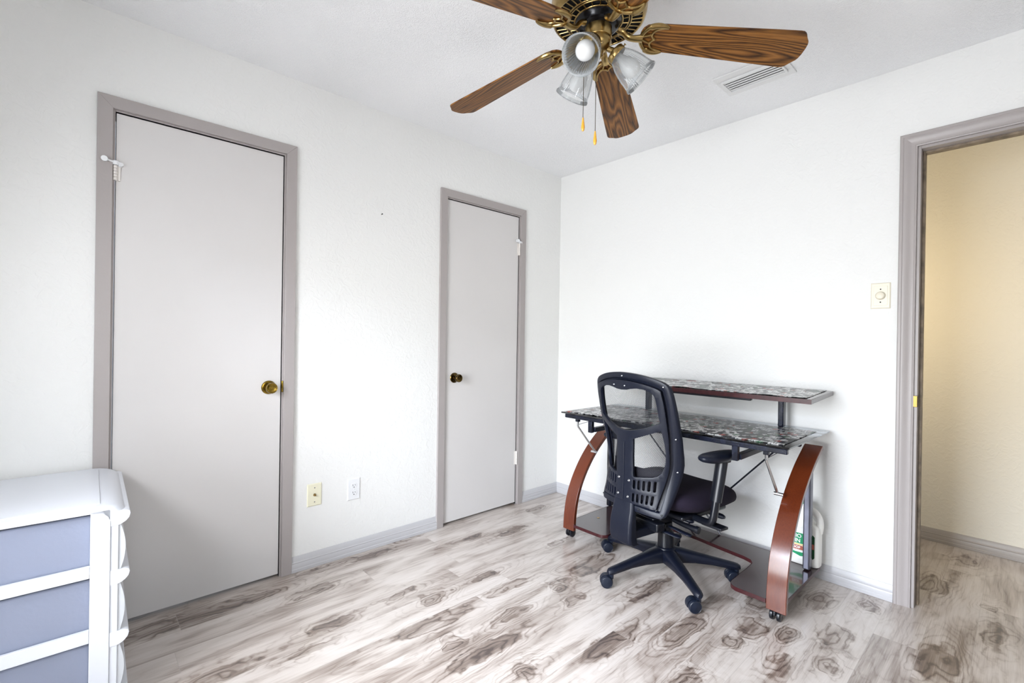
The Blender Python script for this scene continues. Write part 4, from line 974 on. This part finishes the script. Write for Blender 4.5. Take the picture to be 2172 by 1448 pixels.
# lumbar pad seen through the lower openings
MB().add([((i / 20 - .5) * .37, bs((i / 20 - .5) * .37, .43 + j * .0215) + .024, .43 + j * .0215) for j in range(8) for i in range(21)], [(j * 21 + i, j * 21 + i + 1, (j + 1) * 21 + i + 1, (j + 1) * 21 + i) for j in range(7) for i in range(20)]).build('lumbar_pad', M_fabric, chair, solid=.012, smooth=60)
# J-shaped back support
bp = MB(); S = []
for z, y, hw, d_ in ((.428, -.305, .058, .018), (.395, -.311, .062, .026), (.365, -.319, .064, .034), (.33, -.326, .066, .042), (.27, -.330, .066, .048), (.235, -.322, .064, .050), (.222, -.30, .060, .050)):
    S.append([(-hw, y + .004, z), (-hw + .006, y - .004, z), (0, y - .007, z), (hw - .010, y - .004, z), (hw, y + .006, z), (hw - .004, y + d_, z), (-hw + .004, y + d_, z)])
n = 7; vs = [p for s_ in S for p in s_]; fs = [tuple(range(n)), tuple((len(S) - 1) * n + j for j in range(n))[::-1]]
for i in range(len(S) - 1):
    for j in range(n): fs.append((i * n + j, (i + 1) * n + j, (i + 1) * n + (j + 1) % n, i * n + (j + 1) % n))
bp.add(vs, fs).box(-.05, .05, -.29, -.12, .250, .290).build('back_support', M_black, chair, bevel=.004, smooth=45)
# arms
for s_ in (1, -1):
    ar = MB(); pts = [(.305, -.012, .655), (.303, -.030, .56), (.300, -.050, .46)]
    up_ = MB().tube([(s_ * x, y + .012, z) for x, y, z in pts], [.0225, .022, .0215], 20, flat=(1.0, 1.25)).build('arm_sleeve', M_blacks, chair)
    m_ = MB(); Q = smooth_path([(s_ * .301, -.030, .48), (s_ * .299, -.044, .41), (s_ * .293, -.050, .372), (s_ * .268, -.046, .358), (s_ * .19, -.03, .352), (s_ * .12, -.01, .352)], 5)
    m_.tube(Q, .0165, 16, flat=(1.15, .95)); m_.box(s_ * .24 if s_ > 0 else -.34, .34 if s_ > 0 else s_ * .24, -.055, .0, .340, .352); m_.build('arm_bracket', M_blacks, chair, bevel=.003)
    # pad
    nu, nv = 36, 8; vs = []; fs = []
    for j in range(nv + 1):
        ph = -PI / 2 + PI * j / nv; rr = abs(math.cos(ph)) ** .5; zz = math.sin(ph)
        for i in range(nu):
            a = 2 * PI * i / nu; c, q = math.cos(a), math.sin(a); yy = .128 * rr * math.copysign(abs(q) ** .8, q)
            wdt = .047 * (1 - .28 * max(0, yy / .128)); xx = wdt * .98 * rr * math.copysign(abs(c) ** .8, c)
            vs.append((s_ * (.296 + xx * 1.0), -.015 + yy, (.657 + zz * .022) + .006 * (yy / .128) ** 2))
    for j in range(nv):
        for i in range(nu): fs.append((j * nu + i, j * nu + (i + 1) % nu, (j + 1) * nu + (i + 1) % nu, (j + 1) * nu + i))
    MB().add(vs, fs).build('arm_pad', M_black, chair, smooth=180)
    MB().box(s_ * .302 - .010, s_ * .302 + .010, .035, .060, .625, .650).build('arm_button', M_blacks, chair, bevel=.004)
